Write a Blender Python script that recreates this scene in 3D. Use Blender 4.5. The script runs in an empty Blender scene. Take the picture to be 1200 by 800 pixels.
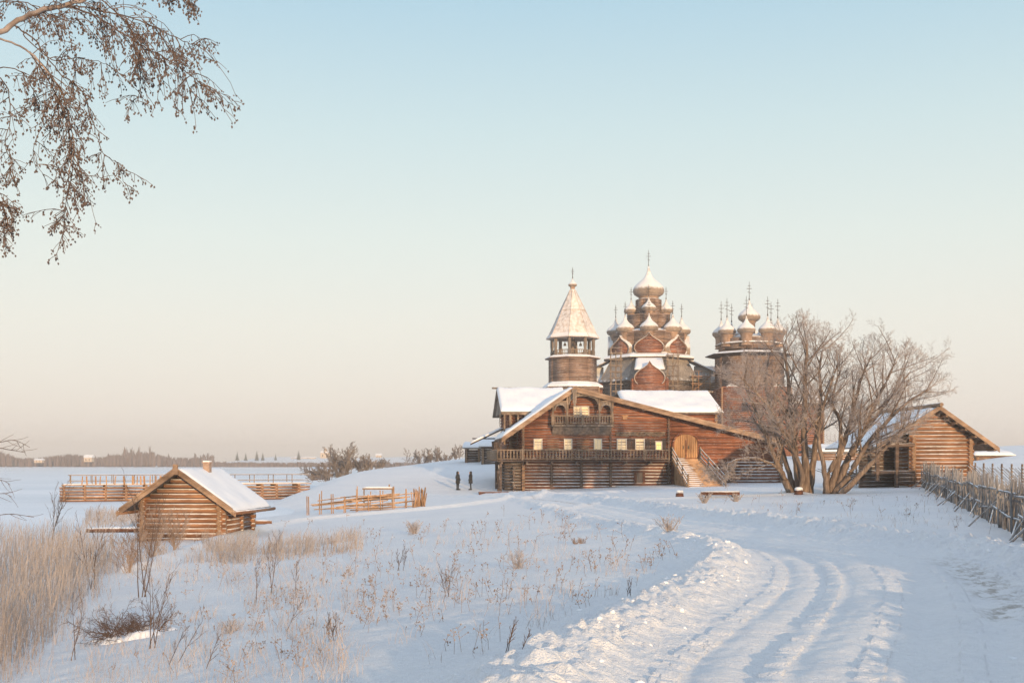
import bpy, math, random
import numpy as np
from mathutils import Vector, Matrix
R = math.radians
scene = bpy.context.scene
col = scene.collection
FPX, CX, HY = 1333.0, 600.0, 543.0      # focal length and horizon of a 1200x800 frame; eye is the world origin

# ------------------------------------------------------------------ materials
def new_mat(name):
    m = bpy.data.materials.new(name); m.use_nodes = True
    nt = m.node_tree; nt.nodes.clear()
    out = nt.nodes.new('ShaderNodeOutputMaterial'); b = nt.nodes.new('ShaderNodeBsdfPrincipled')
    nt.links.new(b.outputs[0], out.inputs[0])
    b.inputs['Specular IOR Level'].default_value = 0.25
    return m, nt, b
def noise(nt, scale, detail=4, rough=.55, vec=None, stretch=None):
    n = nt.nodes.new('ShaderNodeTexNoise'); n.inputs['Scale'].default_value = scale
    n.inputs['Detail'].default_value = detail; n.inputs['Roughness'].default_value = rough
    if vec is None:
        tc = nt.nodes.new('ShaderNodeTexCoord'); vec = tc.outputs['Object']
    if stretch:
        mp = nt.nodes.new('ShaderNodeMapping'); mp.inputs['Scale'].default_value = stretch
        nt.links.new(vec, mp.inputs['Vector']); vec = mp.outputs[0]
    nt.links.new(vec, n.inputs['Vector'])
    return n.outputs['Fac']
def ramp(nt, fac, stops):
    r = nt.nodes.new('ShaderNodeValToRGB')
    while len(r.color_ramp.elements) > 1: r.color_ramp.elements.remove(r.color_ramp.elements[-1])
    r.color_ramp.elements[0].position = stops[0][0]; r.color_ramp.elements[0].color = (*stops[0][1], 1)
    for p, c in stops[1:]:
        e = r.color_ramp.elements.new(p); e.color = (*c, 1)
    nt.links.new(fac, r.inputs[0])
    return r.outputs[0]
def mixc(nt, fac, a, b, mode='MIX'):
    m = nt.nodes.new('ShaderNodeMix'); m.data_type = 'RGBA'; m.blend_type = mode
    for s, v in ((0, fac), (6, a), (7, b)):
        if isinstance(v, (int, float)): m.inputs[s].default_value = v
        elif isinstance(v, tuple): m.inputs[s].default_value = (*v, 1)
        else: nt.links.new(v, m.inputs[s])
    return m.outputs[2]
def math_n(nt, op, a, b=0.0):
    m = nt.nodes.new('ShaderNodeMath'); m.operation = op
    for s, v in ((0, a), (1, b)):
        if isinstance(v, (int, float)): m.inputs[s].default_value = v
        else: nt.links.new(v, m.inputs[s])
    return m.outputs[0]
def maprange(nt, v, a, b, c=0., d=1.):
    m = nt.nodes.new('ShaderNodeMapRange'); m.interpolation_type = 'SMOOTHSTEP'
    nt.links.new(v, m.inputs[0])
    for i, x in enumerate((a, b, c, d)): m.inputs[1 + i].default_value = x
    return m.outputs[0]
def normal_z(nt):
    g = nt.nodes.new('ShaderNodeNewGeometry'); s = nt.nodes.new('ShaderNodeSeparateXYZ')
    nt.links.new(g.outputs['Normal'], s.inputs[0]); return s.outputs[2]
def bump(nt, b, h, strength, dist):
    n = nt.nodes.new('ShaderNodeBump'); n.inputs['Strength'].default_value = strength; n.inputs['Distance'].default_value = dist
    nt.links.new(h, n.inputs['Height']); nt.links.new(n.outputs[0], b.inputs['Normal'])
SNOWC = (.84, .86, .89)
def wood(name, dark, mid, light, stretch=(.25, .25, 4.), scale=1.5, snow=None, patch=.5, rough=.85, smax=1.):
    """weathered timber; snow=(lo, hi) lays settled snow on faces whose normal looks up"""
    m, nt, b = new_mat(name)
    f = noise(nt, scale, 5, .6, stretch=stretch)
    c = ramp(nt, f, [(.28, dark), (.5, mid), (.72, light)])
    p = noise(nt, patch, 3, .5)
    c = mixc(nt, 1.0, c, ramp(nt, p, [(.3, (.62, .62, .64)), (.7, (1.2, 1.15, 1.1))]), 'MULTIPLY')
    if stretch == (.25, .25, 4.): c = mixc(nt, .85, c, ramp(nt, noise(nt, 2.1, 2, .5, stretch=(.05, .05, 2.1)), [(.34, (.58, .56, .56)), (.5, (.95, .95, .95)), (.66, (1.35, 1.32, 1.28))]), 'MULTIPLY')
    fine = noise(nt, scale * 9, 3, .6, stretch=stretch)
    c = mixc(nt, .6, c, ramp(nt, fine, [(.3, (.6, .6, .6)), (.65, (1.15, 1.15, 1.15))]), 'MULTIPLY')
    if snow:
        nz = normal_z(nt)
        j = math_n(nt, 'MULTIPLY', math_n(nt, 'SUBTRACT', noise(nt, 2.2, 4), .5), .7)
        s = maprange(nt, math_n(nt, 'ADD', nz, j), snow[0], snow[1], 0., smax)
        c = mixc(nt, s, c, SNOWC)
    nt.links.new(c, b.inputs['Base Color']); b.inputs['Roughness'].default_value = rough
    bump(nt, b, fine, .35, .02)
    return m
def flat(name, c1, c2, scale=6, rough=.8, **kw):
    m, nt, b = new_mat(name)
    nt.links.new(ramp(nt, noise(nt, scale, 4), [(.3, c1), (.7, c2)]), b.inputs['Base Color'])
    b.inputs['Roughness'].default_value = rough
    for k, v in kw.items(): b.inputs[k].default_value = v
    return m
M = {}
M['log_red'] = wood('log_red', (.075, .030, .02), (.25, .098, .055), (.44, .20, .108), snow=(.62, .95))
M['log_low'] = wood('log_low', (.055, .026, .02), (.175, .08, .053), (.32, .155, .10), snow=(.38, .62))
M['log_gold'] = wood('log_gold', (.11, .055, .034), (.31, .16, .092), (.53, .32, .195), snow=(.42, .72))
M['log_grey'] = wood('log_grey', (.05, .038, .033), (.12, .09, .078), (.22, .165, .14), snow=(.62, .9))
M['log_tower'] = wood('log_tower', (.14, .095, .075), (.24, .165, .13), (.36, .26, .205), snow=(.7, .95))
M['plank_grey'] = wood('plank_grey', (.10, .085, .075), (.22, .18, .15), (.36, .30, .25), stretch=(3, 3, .3), snow=(.6, .85))
M['plank_gold'] = wood('plank_gold', (.22, .115, .055), (.44, .25, .125), (.60, .38, .21), stretch=(5, 5, .4), snow=(.7, .9))
M['fascia'] = wood('fascia', (.17, .115, .08), (.34, .235, .165), (.50, .37, .27), stretch=(.6, .6, 2), snow=(.85, .99))
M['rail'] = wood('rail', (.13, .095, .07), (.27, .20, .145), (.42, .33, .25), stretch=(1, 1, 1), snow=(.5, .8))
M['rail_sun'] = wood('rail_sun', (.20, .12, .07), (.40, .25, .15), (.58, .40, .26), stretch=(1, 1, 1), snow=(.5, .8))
M['dark_wood'] = wood('dark_wood', (.02, .015, .012), (.05, .035, .03), (.09, .07, .06), snow=(.8, .95))
M['shingle'] = wood('shingle', (.20, .15, .12), (.33, .26, .21), (.46, .38, .31), stretch=(2, 2, 5), snow=(.0, .5), smax=.74)
M['shingle_drum'] = wood('shingle_drum', (.24, .16, .12), (.36, .25, .185), (.48, .35, .265), stretch=(3, 3, 1), snow=(.7, .9))
M['tent'] = wood('tent', (.38, .30, .25), (.52, .43, .37), (.64, .56, .50), stretch=(2.5, 2.5, .5), snow=(.16, .6), smax=.7)
M['tin'] = wood('tin', (.16, .15, .145), (.27, .25, .24), (.40, .38, .36), stretch=(4, 4, .3), snow=(.62, .8))
M['bark'] = wood('bark', (.09, .066, .053), (.20, .15, .12), (.38, .30, .235), stretch=(5, 5, .7), scale=2, snow=(.62, .95))
M['twig'] = flat('twig_frost', (.25, .205, .185), (.46, .40, .375), 2.5)
M['stick'] = wood('stick', (.14, .135, .135), (.28, .27, .27), (.50, .48, .47), stretch=(1, 1, 1), snow=(.3, .7))
M['twig_far'] = flat('twig_far', (.17, .15, .145), (.29, .255, .245), 1)
M['twig_dark'] = flat('twig_dark', (.07, .045, .035), (.16, .11, .085), 12)
M['birch_bark'] = flat('birch_bark', (.15, .11, .095), (.38, .31, .27), 9)
M['bud'] = flat('bud', (.085, .065, .06), (.20, .155, .14), 25)
M['reed'] = flat('reed', (.25, .21, .19), (.45, .395, .365), .35)
M['weed'] = flat('weed', (.19, .13, .10), (.42, .33, .28), 1.2)
M['frost_grass'] = flat('frost_grass', (.30, .25, .225), (.55, .49, .465), .8)
M['iron'] = flat('iron', (.05, .04, .035), (.10, .08, .07), 8, .6)
M['coat'] = flat('coat', (.016, .019, .024), (.035, .038, .045), 6)
M['coat_b'] = flat('coat_b', (.022, .022, .024), (.045, .042, .045), 6)
M['trousers'] = flat('trousers', (.012, .013, .017), (.025, .026, .03), 6)
M['skin'] = flat('skin', (.45, .28, .21), (.52, .34, .26), 6)
M['plaster'] = flat('plaster', (.50, .40, .32), (.60, .50, .40), .5)
M['white_paint'] = flat('white_paint', (.62, .56, .48), (.74, .68, .60), 4)
M['curtain_glow'] = flat('curtain_glow', (.74, .60, .38), (.88, .76, .55), 7, .45)
M['curtain_glow'].node_tree.nodes['Principled BSDF'].inputs['Emission Color'].default_value = (1, .74, .42, 1); M['curtain_glow'].node_tree.nodes['Principled BSDF'].inputs['Emission Strength'].default_value = .10  # faint warm emission added so the curtained panes look lit
M['brick'] = flat('brick', (.30, .20, .15), (.44, .32, .25), 9)
M['forest'] = flat('forest', (.10, .07, .072), (.19, .14, .135), .06)
M['conifer'] = flat('conifer', (.03, .04, .035), (.07, .075, .065), .5)
m, nt, b = new_mat('end_grain')
nt.links.new(ramp(nt, noise(nt, 14, 3), [(.3, (.15, .09, .06)), (.7, (.38, .25, .16))]), b.inputs['Base Color']); b.inputs['Roughness'].default_value = .9
M['end'] = m
M['end_dark'] = flat('end_dark', (.07, .05, .042), (.19, .135, .105), 14)
m, nt, b = new_mat('glow_pane')
b.inputs['Base Color'].default_value = (.8, .6, .25, 1); b.inputs['Emission Color'].default_value = (1, .68, .16, 1); b.inputs['Emission Strength'].default_value = 1.1  # brightest pane, with a strong yellow emission of its own
M['lit'] = m
m, nt, b = new_mat('snow')
n1, n2 = noise(nt, 1.2, 5), noise(nt, 14, 5, .6)
nt.links.new(ramp(nt, n1, [(.3, (.80, .82, .86)), (.7, (.88, .89, .91))]), b.inputs['Base Color'])
b.inputs['Roughness'].default_value = .75; bump(nt, b, math_n(nt, 'ADD', n1, math_n(nt, 'MULTIPLY', n2, .3)), .5, .06)
M['snow'] = m
# snow ground: vertex attribute 'dirt' marks worn gravel, 'rough' the churned bank
m, nt, b = new_mat('snow_ground')
at = nt.nodes.new('ShaderNodeAttribute'); at.attribute_name = 'dirt'
n1, n2, n3 = noise(nt, .35, 5), noise(nt, 9, 6, .65), noise(nt, 45, 3, .6)
base = ramp(nt, n1, [(.3, (.80, .82, .855)), (.7, (.88, .89, .905))])
base = mixc(nt, .5, base, ramp(nt, n2, [(.32, (.86, .86, .87)), (.6, (1, 1, 1))]), 'MULTIPLY')
dn = math_n(nt, 'MULTIPLY', at.outputs['Fac'], maprange(nt, noise(nt, 5, 6, .7, stretch=(1.6, .6, 1)), .44, .62))
base = mixc(nt, dn, base, (.30, .26, .22))
nt.links.new(base, b.inputs['Base Color']); b.inputs['Roughness'].default_value = .7
bump(nt, b, math_n(nt, 'ADD', math_n(nt, 'MULTIPLY', n2, 1.0), math_n(nt, 'MULTIPLY', n3, .4)), .9, .08)
M['ground'] = m
m, nt, b = new_mat('lake_snow')
base = ramp(nt, noise(nt, .03, 5, .55, stretch=(.35, 1.6, 1)), [(.35, (.72, .76, .80)), (.6, (.85, .87, .90))])
nt.links.new(base, b.inputs['Base Color']); b.inputs['Roughness'].default_value = .6
bump(nt, b, noise(nt, 1.5, 5), .3, .03)
M['lake'] = m

# ------------------------------------------------------------------ mesh building
class MB:
    def __init__(s): s.v, s.f, s.m = [], [], []
    def poly(s, vs, fs, mi=0):
        n = len(s.v); s.v += [tuple(p) for p in vs]
        s.f += [tuple(i + n for i in f) for f in fs]; s.m += [mi] * len(fs)
    def box(s, c, d, rz=0, mi=0, mat=None):
        hx, hy, hz = d[0] / 2, d[1] / 2, d[2] / 2; cr, sr = math.cos(rz), math.sin(rz)
        vs = []
        for x, y, z in ((-1,-1,-1),(1,-1,-1),(1,1,-1),(-1,1,-1),(-1,-1,1),(1,-1,1),(1,1,1),(-1,1,1)):
            p = Vector((x * hx, y * hy, z * hz))
            if mat is not None: p = mat @ p
            else: p = Vector((p.x * cr - p.y * sr, p.x * sr + p.y * cr, p.z))
            vs.append((c[0] + p.x, c[1] + p.y, c[2] + p.z))
        s.poly(vs, [(0,3,2,1),(4,5,6,7),(0,1,5,4),(1,2,6,5),(2,3,7,6),(3,0,4,7)], mi)
    def tube(s, pts, rad, n=6, caps=True, mi=0, cap_mi=None):
        k = len(pts)
        if not hasattr(rad, '__len__'): rad = [rad] * k
        base = len(s.v)
        for i in range(k):
            a = pts[max(0, i - 1)]; b_ = pts[min(k - 1, i + 1)]
            dx, dy, dz = b_[0] - a[0], b_[1] - a[1], b_[2] - a[2]
            l = math.sqrt(dx*dx + dy*dy + dz*dz) or 1; dx /= l; dy /= l; dz /= l
            if abs(dz) < .9: ux, uy, uz = -dy, dx, 0.
            else: ux, uy, uz = 0., -dz, dy
            l = math.sqrt(ux*ux + uy*uy + uz*uz) or 1; ux /= l; uy /= l; uz /= l
            wx, wy, wz = dy*uz - dz*uy, dz*ux - dx*uz, dx*uy - dy*ux
            px, py, pz = pts[i]; r = rad[i]
            for j in range(n):
                an = 2 * math.pi * j / n; c, q = math.cos(an) * r, math.sin(an) * r
                s.v.append((px + c*ux + q*wx, py + c*uy + q*wy, pz + c*uz + q*wz))
        for i in range(k - 1):
            for j in range(n):
                a = base + i*n + j; b_ = base + i*n + (j+1) % n
                s.f.append((a, b_, b_ + n, a + n)); s.m.append(mi)
        if caps:
            cm = mi if cap_mi is None else cap_mi
            s.f.append(tuple(base + j for j in range(n))[::-1]); s.m.append(cm)
            s.f.append(tuple(base + (k-1)*n + j for j in range(n))); s.m.append(cm)
    def lathe(s, c, prof, n=16, mi=0, a0=0.0, cap=True):
        base = len(s.v)
        for r, z in prof:
            for j in range(n):
                an = a0 + 2 * math.pi * j / n
                s.v.append((c[0] + r * math.cos(an), c[1] + r * math.sin(an), c[2] + z))
        for i in range(len(prof) - 1):
            for j in range(n):
                a = base + i*n + j; b_ = base + i*n + (j+1) % n
                s.f.append((a, b_, b_ + n, a + n)); s.m.append(mi)
        if cap:
            s.f.append(tuple(base + j for j in range(n))[::-1]); s.m.append(mi)
            s.f.append(tuple(base + (len(prof)-1)*n + j for j in range(n))); s.m.append(mi)
    def extrude(s, poly, vec, mi=0):
        """poly: ordered 3d points of a planar outline; extruded along vec"""
        k = len(poly); vs = list(poly) + [(p[0]+vec[0], p[1]+vec[1], p[2]+vec[2]) for p in poly]
        s.poly(vs, [tuple(range(k))[::-1], tuple(range(k, 2*k))] + [(i, (i+1) % k, (i+1) % k + k, i + k) for i in range(k)], mi)
    def build(s, name, mats, parent=None, smooth=False, loc=None):
        me = bpy.data.meshes.new(name)
        me.from_pydata(s.v, [], s.f)
        if not isinstance(mats, (list, tuple)): mats = [mats]
        for x in mats: me.materials.append(M[x] if isinstance(x, str) else x)
        if len(mats) > 1: me.polygons.foreach_set('material_index', s.m)
        if smooth: me.polygons.foreach_set('use_smooth', [len(f) <= 4 for f in s.f])
        me.update()
        o = bpy.data.objects.new(name, me); col.objects.link(o)
        if parent is not None: o.parent = parent
        if loc is not None: o.location = loc
        return o
def tag(o, label=None, cat=None, group=None, kind=None):
    for k, v in (('label', label), ('category', cat), ('group', group), ('kind', kind)):
        if v: o[k] = v
    return o
def empty(name, loc, rz, label, cat, group=None):
    o = bpy.data.objects.new(name, None); col.objects.link(o); o.location = loc; o.rotation_euler.z = rz
    o.empty_display_size = .5
    return tag(o, label, cat, group)
def copy_tree(o, parent=None):
    c = o.copy(); col.objects.link(c); c.parent = parent
    for ch in [x for x in list(bpy.data.objects) if x.parent == o]: copy_tree(ch, c)
    return c

# ------------------------------------------------------------------ terrain heights (eye = 0)
CP = [(3,[(-400,-2.2),(200,-1.75),(600,-1.7),(1600,-1.7)]),
 (9.5,[(-300,-2.75),(0,-2.62),(200,-2.3),(400,-2.0),(600,-1.83),(900,-1.83),(1200,-1.83),(1500,-1.8)]),
 (20,[(-300,-3.25),(0,-3.15),(200,-2.75),(400,-2.35),(600,-2.05),(900,-1.88),(1200,-1.85),(1500,-1.8)]),
 (35,[(-300,-3.6),(0,-3.5),(200,-3.2),(400,-2.75),(600,-2.3),(800,-2.0),(1000,-1.9),(1200,-1.85),(1500,-1.8)]),
 (52,[(-300,-4.1),(0,-3.8),(100,-3.62),(200,-3.35),(320,-3.3),(450,-2.9),(600,-2.45),(800,-2.1),(1000,-1.85),(1200,-1.7),(1500,-1.6)]),
 (72,[(-300,-4.4),(0,-4.2),(150,-4.0),(250,-3.6),(360,-3.25),(495,-2.75),(600,-2.45),(800,-2.1),(950,-1.88),(1100,-1.6),(1300,-1.5)]),
 (90,[(0,-4.5),(200,-4.2),(330,-3.7),(400,-3.1),(500,-2.75),(600,-2.45),(800,-2.05),(950,-1.8),(1100,-1.45),(1300,-1.2)]),
 (108,[(-300,-4.7),(0,-4.6),(250,-4.3),(320,-3.7),(350,-2.7),(385,-2.3),(450,-2.45),(540,-2.75),(590,-2.5),(613,-2.4),(700,-2.15),(800,-1.9),(914,-1.75),(1100,-1.2),(1300,-.8)]),
 (125,[(200,-4.6),(330,-4.2),(370,-2.6),(400,-1.45),(450,-1.1),(540,-1.0),(600,-.8),(800,-.8),(1000,-.9),(1100,-.5),(1200,.8),(1400,1.2)]),
 (150,[(-300,-4.7),(100,-4.7),(350,-3.9),(400,-1.7),(450,-.6),(500,0.),(540,.35),(590,.75),(800,.9),(1000,.5),(1150,2.0),(1300,2.6)]),
 (200,[(100,-4.7),(380,-4.7),(440,-2.6),(500,-.6),(560,.6),(700,1),(1000,1.4),(1150,2.2),(1300,2.6)]),
 (300,[(-300,-4.7),(100,-4.7),(400,-4.7),(480,-4.7),(560,-3.),(600,-1.4),(700,0.),(1000,1),(1200,1.8),(1400,2.5)])]
pts, vals = [], []
for Y, row in CP:
    for px, z in row:
        th = math.atan((px - CX) / FPX); pts.append((th * 3.2, math.log(Y))); vals.append(z)
P_ = np.array(pts); V_ = np.array(vals)
def tps(d2): return np.where(d2 > 1e-12, .5 * d2 * np.log(d2 + 1e-12), 0.)
n_ = len(P_)
K = tps(((P_[:, None] - P_[None]) ** 2).sum(-1)) + np.eye(n_) * .002
A_ = np.zeros((n_ + 3, n_ + 3)); A_[:n_, :n_] = K; A_[:n_, n_] = 1; A_[:n_, n_+1:] = P_; A_[n_, :n_] = 1; A_[n_+1:, :n_] = P_.T
W_ = np.linalg.solve(A_, np.concatenate([V_, np.zeros(3)]))
def base_h(X, Y):
    X = np.atleast_1d(np.asarray(X, float)); Y = np.atleast_1d(np.asarray(Y, float))
    r = np.hypot(X, Y); th = np.clip(np.arctan2(X, Y), -.62, .62)
    a = th * 3.2; b_ = np.log(np.clip(r * np.cos(th), 3, 300))
    out = np.empty(len(a))
    for i in range(0, len(a), 20000):
        q = np.stack([a[i:i+20000], b_[i:i+20000]], 1)
        out[i:i+20000] = tps(((q[:, None] - P_[None]) ** 2).sum(-1)) @ W_[:n_] + W_[n_] + q @ W_[n_+1:]
    return out
def gp(px, py):
    """where the sight line through a picture point meets the ground"""
    Y = np.exp(np.linspace(math.log(5), math.log(300), 500)); X = (px - CX) / FPX * Y; z = -(py - HY) / FPX * Y
    h = np.maximum(base_h(X, Y), -3.6); k = np.argmax(z <= h) if (z <= h).any() else len(Y) - 1
    return float(X[k]), float(Y[k]), float(h[k])
def vhash(ix, iy, seed):
    h = (ix * 374761393 + iy * 668265263 + seed * 974634777) & 0xffffffff
    h = ((h ^ (h >> 13)) * 1274126177) & 0xffffffff
    return ((h ^ (h >> 16)) & 0xffff) / 65535.0
def vnoise(x, y, seed=0):
    ix = np.floor(x).astype(np.int64); iy = np.floor(y).astype(np.int64); fx = x - ix; fy = y - iy
    fx = fx*fx*(3-2*fx); fy = fy*fy*(3-2*fy)
    a, b_, c, d = vhash(ix, iy, seed), vhash(ix+1, iy, seed), vhash(ix, iy+1, seed), vhash(ix+1, iy+1, seed)
    return (a*(1-fx)+b_*fx)*(1-fy) + (c*(1-fx)+d*fx)*fy
def fbm(x, y, oct=4, seed=0):
    s = 0; a = .5
    for i in range(oct): s = s + a * (vnoise(x, y, seed + i) - .5); x = x * 2.03; y = y * 2.03; a *= .5
    return s
def sstep(a, b_, x):
    t = np.clip((x - a) / (b_ - a), 0, 1); return t*t*(3-2*t)
def spline(ps, n=40):
    out = []
    for i in range(len(ps) - 1):
        p0, p1, p2, p3 = ps[max(0, i-1)], ps[i], ps[i+1], ps[min(len(ps)-1, i+2)]
        for k in range(n):
            t = k / n
            out.append([.5*((2*p1[j]) + (-p0[j]+p2[j])*t + (2*p0[j]-5*p1[j]+4*p2[j]-p3[j])*t*t + (-p0[j]+3*p1[j]-3*p2[j]+p3[j])*t**3) for j in range(len(p1))])
    out.append(list(ps[-1])); return np.array(out)
# road: x, y, half width
ROAD = spline([(1.6,1,1.9),(2.0,4,1.9),(2.9,9.6,2.0),(4.5,14,2.1),(6.3,19.5,2.2),(7.2,25,2.1),(6.7,31,1.9),(5.6,42,1.8),(4.4,58,1.8),(2.3,76,1.8),(-2.0,94,1.8),(-7.5,110,1.6),(-12,128,1.4)])
PATH = spline([(x, y, 0) for x, y, z in [gp(150, 668), gp(240, 634), gp(330, 613), gp(420, 604), gp(500, 597), gp(570, 588), gp(640, 580), gp(720, 577)]], 20)
SIDE = spline([(x, y, 0) for x, y, z in [gp(640, 597), gp(720, 586), gp(820, 583), gp(930, 580)]], 20)
def dist_line(X, Y, L):
    best = np.full(len(X), 1e9); side = np.zeros(len(X)); idx = np.zeros(len(X), int)
    T = np.gradient(L[:, :2], axis=0)
    for i in range(0, len(X), 20000):
        dx = X[i:i+20000, None] - L[None, :, 0]; dy = Y[i:i+20000, None] - L[None, :, 1]
        d2 = dx*dx + dy*dy; k = d2.argmin(1); rr = np.arange(len(k))
        best[i:i+20000] = np.sqrt(d2[rr, k]); idx[i:i+20000] = k
        side[i:i+20000] = np.sign(T[k, 1] * dx[rr, k] - T[k, 0] * dy[rr, k])
    return best, side, idx
def full_h(X, Y, detail=True):
    r = np.hypot(X, Y); th = np.arctan2(X, Y); px = CX + FPX * np.tan(np.clip(th, -1.2, 1.2)); front = np.abs(th) < 1.2
    h = np.clip(base_h(X, Y), -5, 4)
    h = np.where(np.abs(th) > 1.2, h * (1 - sstep(1.2, 2.4, np.abs(th))) + (-1.5) * sstep(1.2, 2.4, np.abs(th)), h)
    # far shore
    shore = 850 + 60 * fbm(px / 90., np.zeros_like(px), 3, 5) * 2
    hill = 10.5 * sstep(235, 330, px) * (.75 + .5 * fbm(px / 60., r / 200., 3, 9)) * sstep(930, 1150, r)
    far = -4.7 + 2.0 * sstep(shore, shore + 25, r) + 2.5 * sstep(950, 1500, r) + hill
    far = far * (1 - sstep(540, 640, px)) + sstep(540, 640, px) * (h + 6 * sstep(300, 1500, r))
    w = sstep(300, 420, r) * front
    h = h * (1 - w) + far * w
    dirt = np.zeros(len(X))
    if detail:
        near = np.exp(-r / 250.)
        h = h + near * (.20 * fbm(X / 9., Y / 9., 3, 11) + .10 * fbm(X / 2., Y / 2., 4, 21) * sstep(120, 10, r))
        h = h + .06 * fbm(X / .5, Y / .5, 3, 25) * sstep(40, 12, r) * sstep(-.1, .25, fbm(X / 4., Y / 4., 3, 77) + .1)
        m = r < 150; xs, ys = X[m], Y[m]
        d, sd, k = dist_line(xs, ys, ROAD); hw = ROAD[k, 2]; e = d - hw; along = k * 1.0
        fade = sstep(115, 90, r[m])
        wob = .35 * fbm(xs / 1.6, ys / 1.6, 3, 31)
        lump = np.maximum(0, vnoise(xs / .26, ys / .26, 41) - .42) * .09 + np.maximum(0, vnoise(xs / .12, ys / .12, 42) - .42) * .08 + np.maximum(0, vnoise(xs / .065, ys / .065, 45) - .45) * .05 * sstep(26, 14, ys)
        lump = lump + .03 * vnoise(xs / .7, ys / .7, 43)
        bw = np.where(sd < 0, .62, .75)
        bank = np.exp(-((e - .55 + wob) / bw) ** 2)
        bh = np.where(sd < 0, .13, .17)
        dh = -.10 * sstep(.7, -.2, e) + bank * bh + lump * bank * np.where(sd < 0, 1.3, 1.9)
        dh += lump * .35 * (np.exp(-((e - .9) / 1.3) ** 2))
        rut = 0
        for off, a, w_ in ((-.95, .075, .17), (.55, .08, .18), (-.2, -.035, .25), (1.35, .05, .14), (-1.5, .045, .12), (.95, -.04, .12), (-.55, .03, .1), (.2, .025, .1)):
            rut += a * np.exp(-((d * sd - off + .16 * fbm(xs / 3., ys / 3., 2, 51)) / w_) ** 2)
        dh -= rut * .52 * sstep(.5, .1, e)
        dh += .022 * (np.abs(((d * sd + .3) % .9) - .45) < .12) * (vnoise(k * 2.2, xs * 0, 71) > .5) * sstep(.2, -.2, e) - .011
        dh += .035 * fbm(xs / .3, ys / .4, 4, 61) * sstep(.6, 0, e)
        dirt[m] = sstep(.55, .0, np.abs(d * sd - 1.55)) * sstep(9, 15, ys) * sstep(25, 19, ys) * sstep(.35, .6, vnoise(xs / .9, ys / 1.8, 88)) * .8 + sstep(.3, .05, np.abs(d * sd - .55)) * sstep(62, 66, ys) * sstep(90, 80, ys)
        for L, hgt in ((PATH, .22), (SIDE, .14)):
            d2, s2, k2 = dist_line(xs, ys, L)
            dh += hgt * np.exp(-((d2 * s2 - .6) / .45) ** 2) - .08 * np.exp(-(d2 * s2 + .3) ** 2 / .3) + .1 * lump * np.exp(-(d2) ** 2)
        hh = h[m]; hh += dh * fade; h[m] = hh
        tx, ty, _ = gp(955, 577)
        h += .28 * np.exp(-((X - tx) ** 2 / 5.5 + (Y - ty) ** 2 / 4))
    return h, dirt
def hz(x, y):
    return float(full_h(np.array([x], float), np.array([y], float))[0][0])

th = np.concatenate([np.linspace(-math.pi, -.60, 70, endpoint=False), np.linspace(-.60, -.46, 20, endpoint=False), np.linspace(-.46, .46, 860, endpoint=False),
                     np.linspace(.46, .60, 20, endpoint=False), np.linspace(.60, math.pi, 70, endpoint=False)])
rr = np.concatenate([np.exp(np.linspace(math.log(1.2), math.log(8.5), 30, endpoint=False)), np.exp(np.linspace(math.log(8.5), math.log(110), 560, endpoint=False)),
                     np.exp(np.linspace(math.log(110), math.log(300), 80, endpoint=False)), np.exp(np.linspace(math.log(300), math.log(2600), 60))])
nt_, nr_ = len(th), len(rr)
TH, RR = np.meshgrid(th, rr); X = (RR * np.sin(TH)).ravel(); Y = (RR * np.cos(TH)).ravel()
H, D = full_h(X, Y)
X = np.append(X, 0.); Y = np.append(Y, 0.); H = np.append(H, -1.7); D = np.append(D, 0.)
ii = np.arange(nt_)[None] + nt_ * np.arange(nr_ - 1)[:, None]; jj = (np.arange(nt_)[None] + 1) % nt_ + nt_ * np.arange(nr_ - 1)[:, None]
Q = np.stack([ii, ii + nt_, jj + nt_, jj], -1).reshape(-1, 4)
me = bpy.data.meshes.new('ground'); nv = len(X)
tri = np.stack([np.full(nt_, nv - 1), np.arange(nt_), (np.arange(nt_) + 1) % nt_], -1)
me.vertices.add(nv); me.vertices.foreach_set('co', np.stack([X, Y, H], 1).ravel())
nl = len(Q) * 4 + len(tri) * 3
me.loops.add(nl); me.loops.foreach_set('vertex_index', np.concatenate([Q.ravel(), tri.ravel()]).astype(np.int32))
me.polygons.add(len(Q) + len(tri))
me.polygons.foreach_set('loop_start', np.concatenate([np.arange(len(Q)) * 4, len(Q) * 4 + np.arange(len(tri)) * 3]).astype(np.int32))
me.polygons.foreach_set('use_smooth', np.ones(len(Q) + len(tri), bool))
me.update(calc_edges=True); me.validate()
a_ = me.attributes.new('dirt', 'FLOAT', 'POINT'); a_.data.foreach_set('value', D)
me.materials.append(M['ground'])
g = bpy.data.objects.new('ground', me); col.objects.link(g); g['kind'] = 'structure'
lk = MB(); lk.poly([(-1800, 20, -3.6), (150, 20, -3.6), (150, 1300, -3.6), (-1800, 1300, -3.6)], [(0, 1, 2, 3)])
lake = lk.build('lake', 'lake'); lake['kind'] = 'structure'

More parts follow.
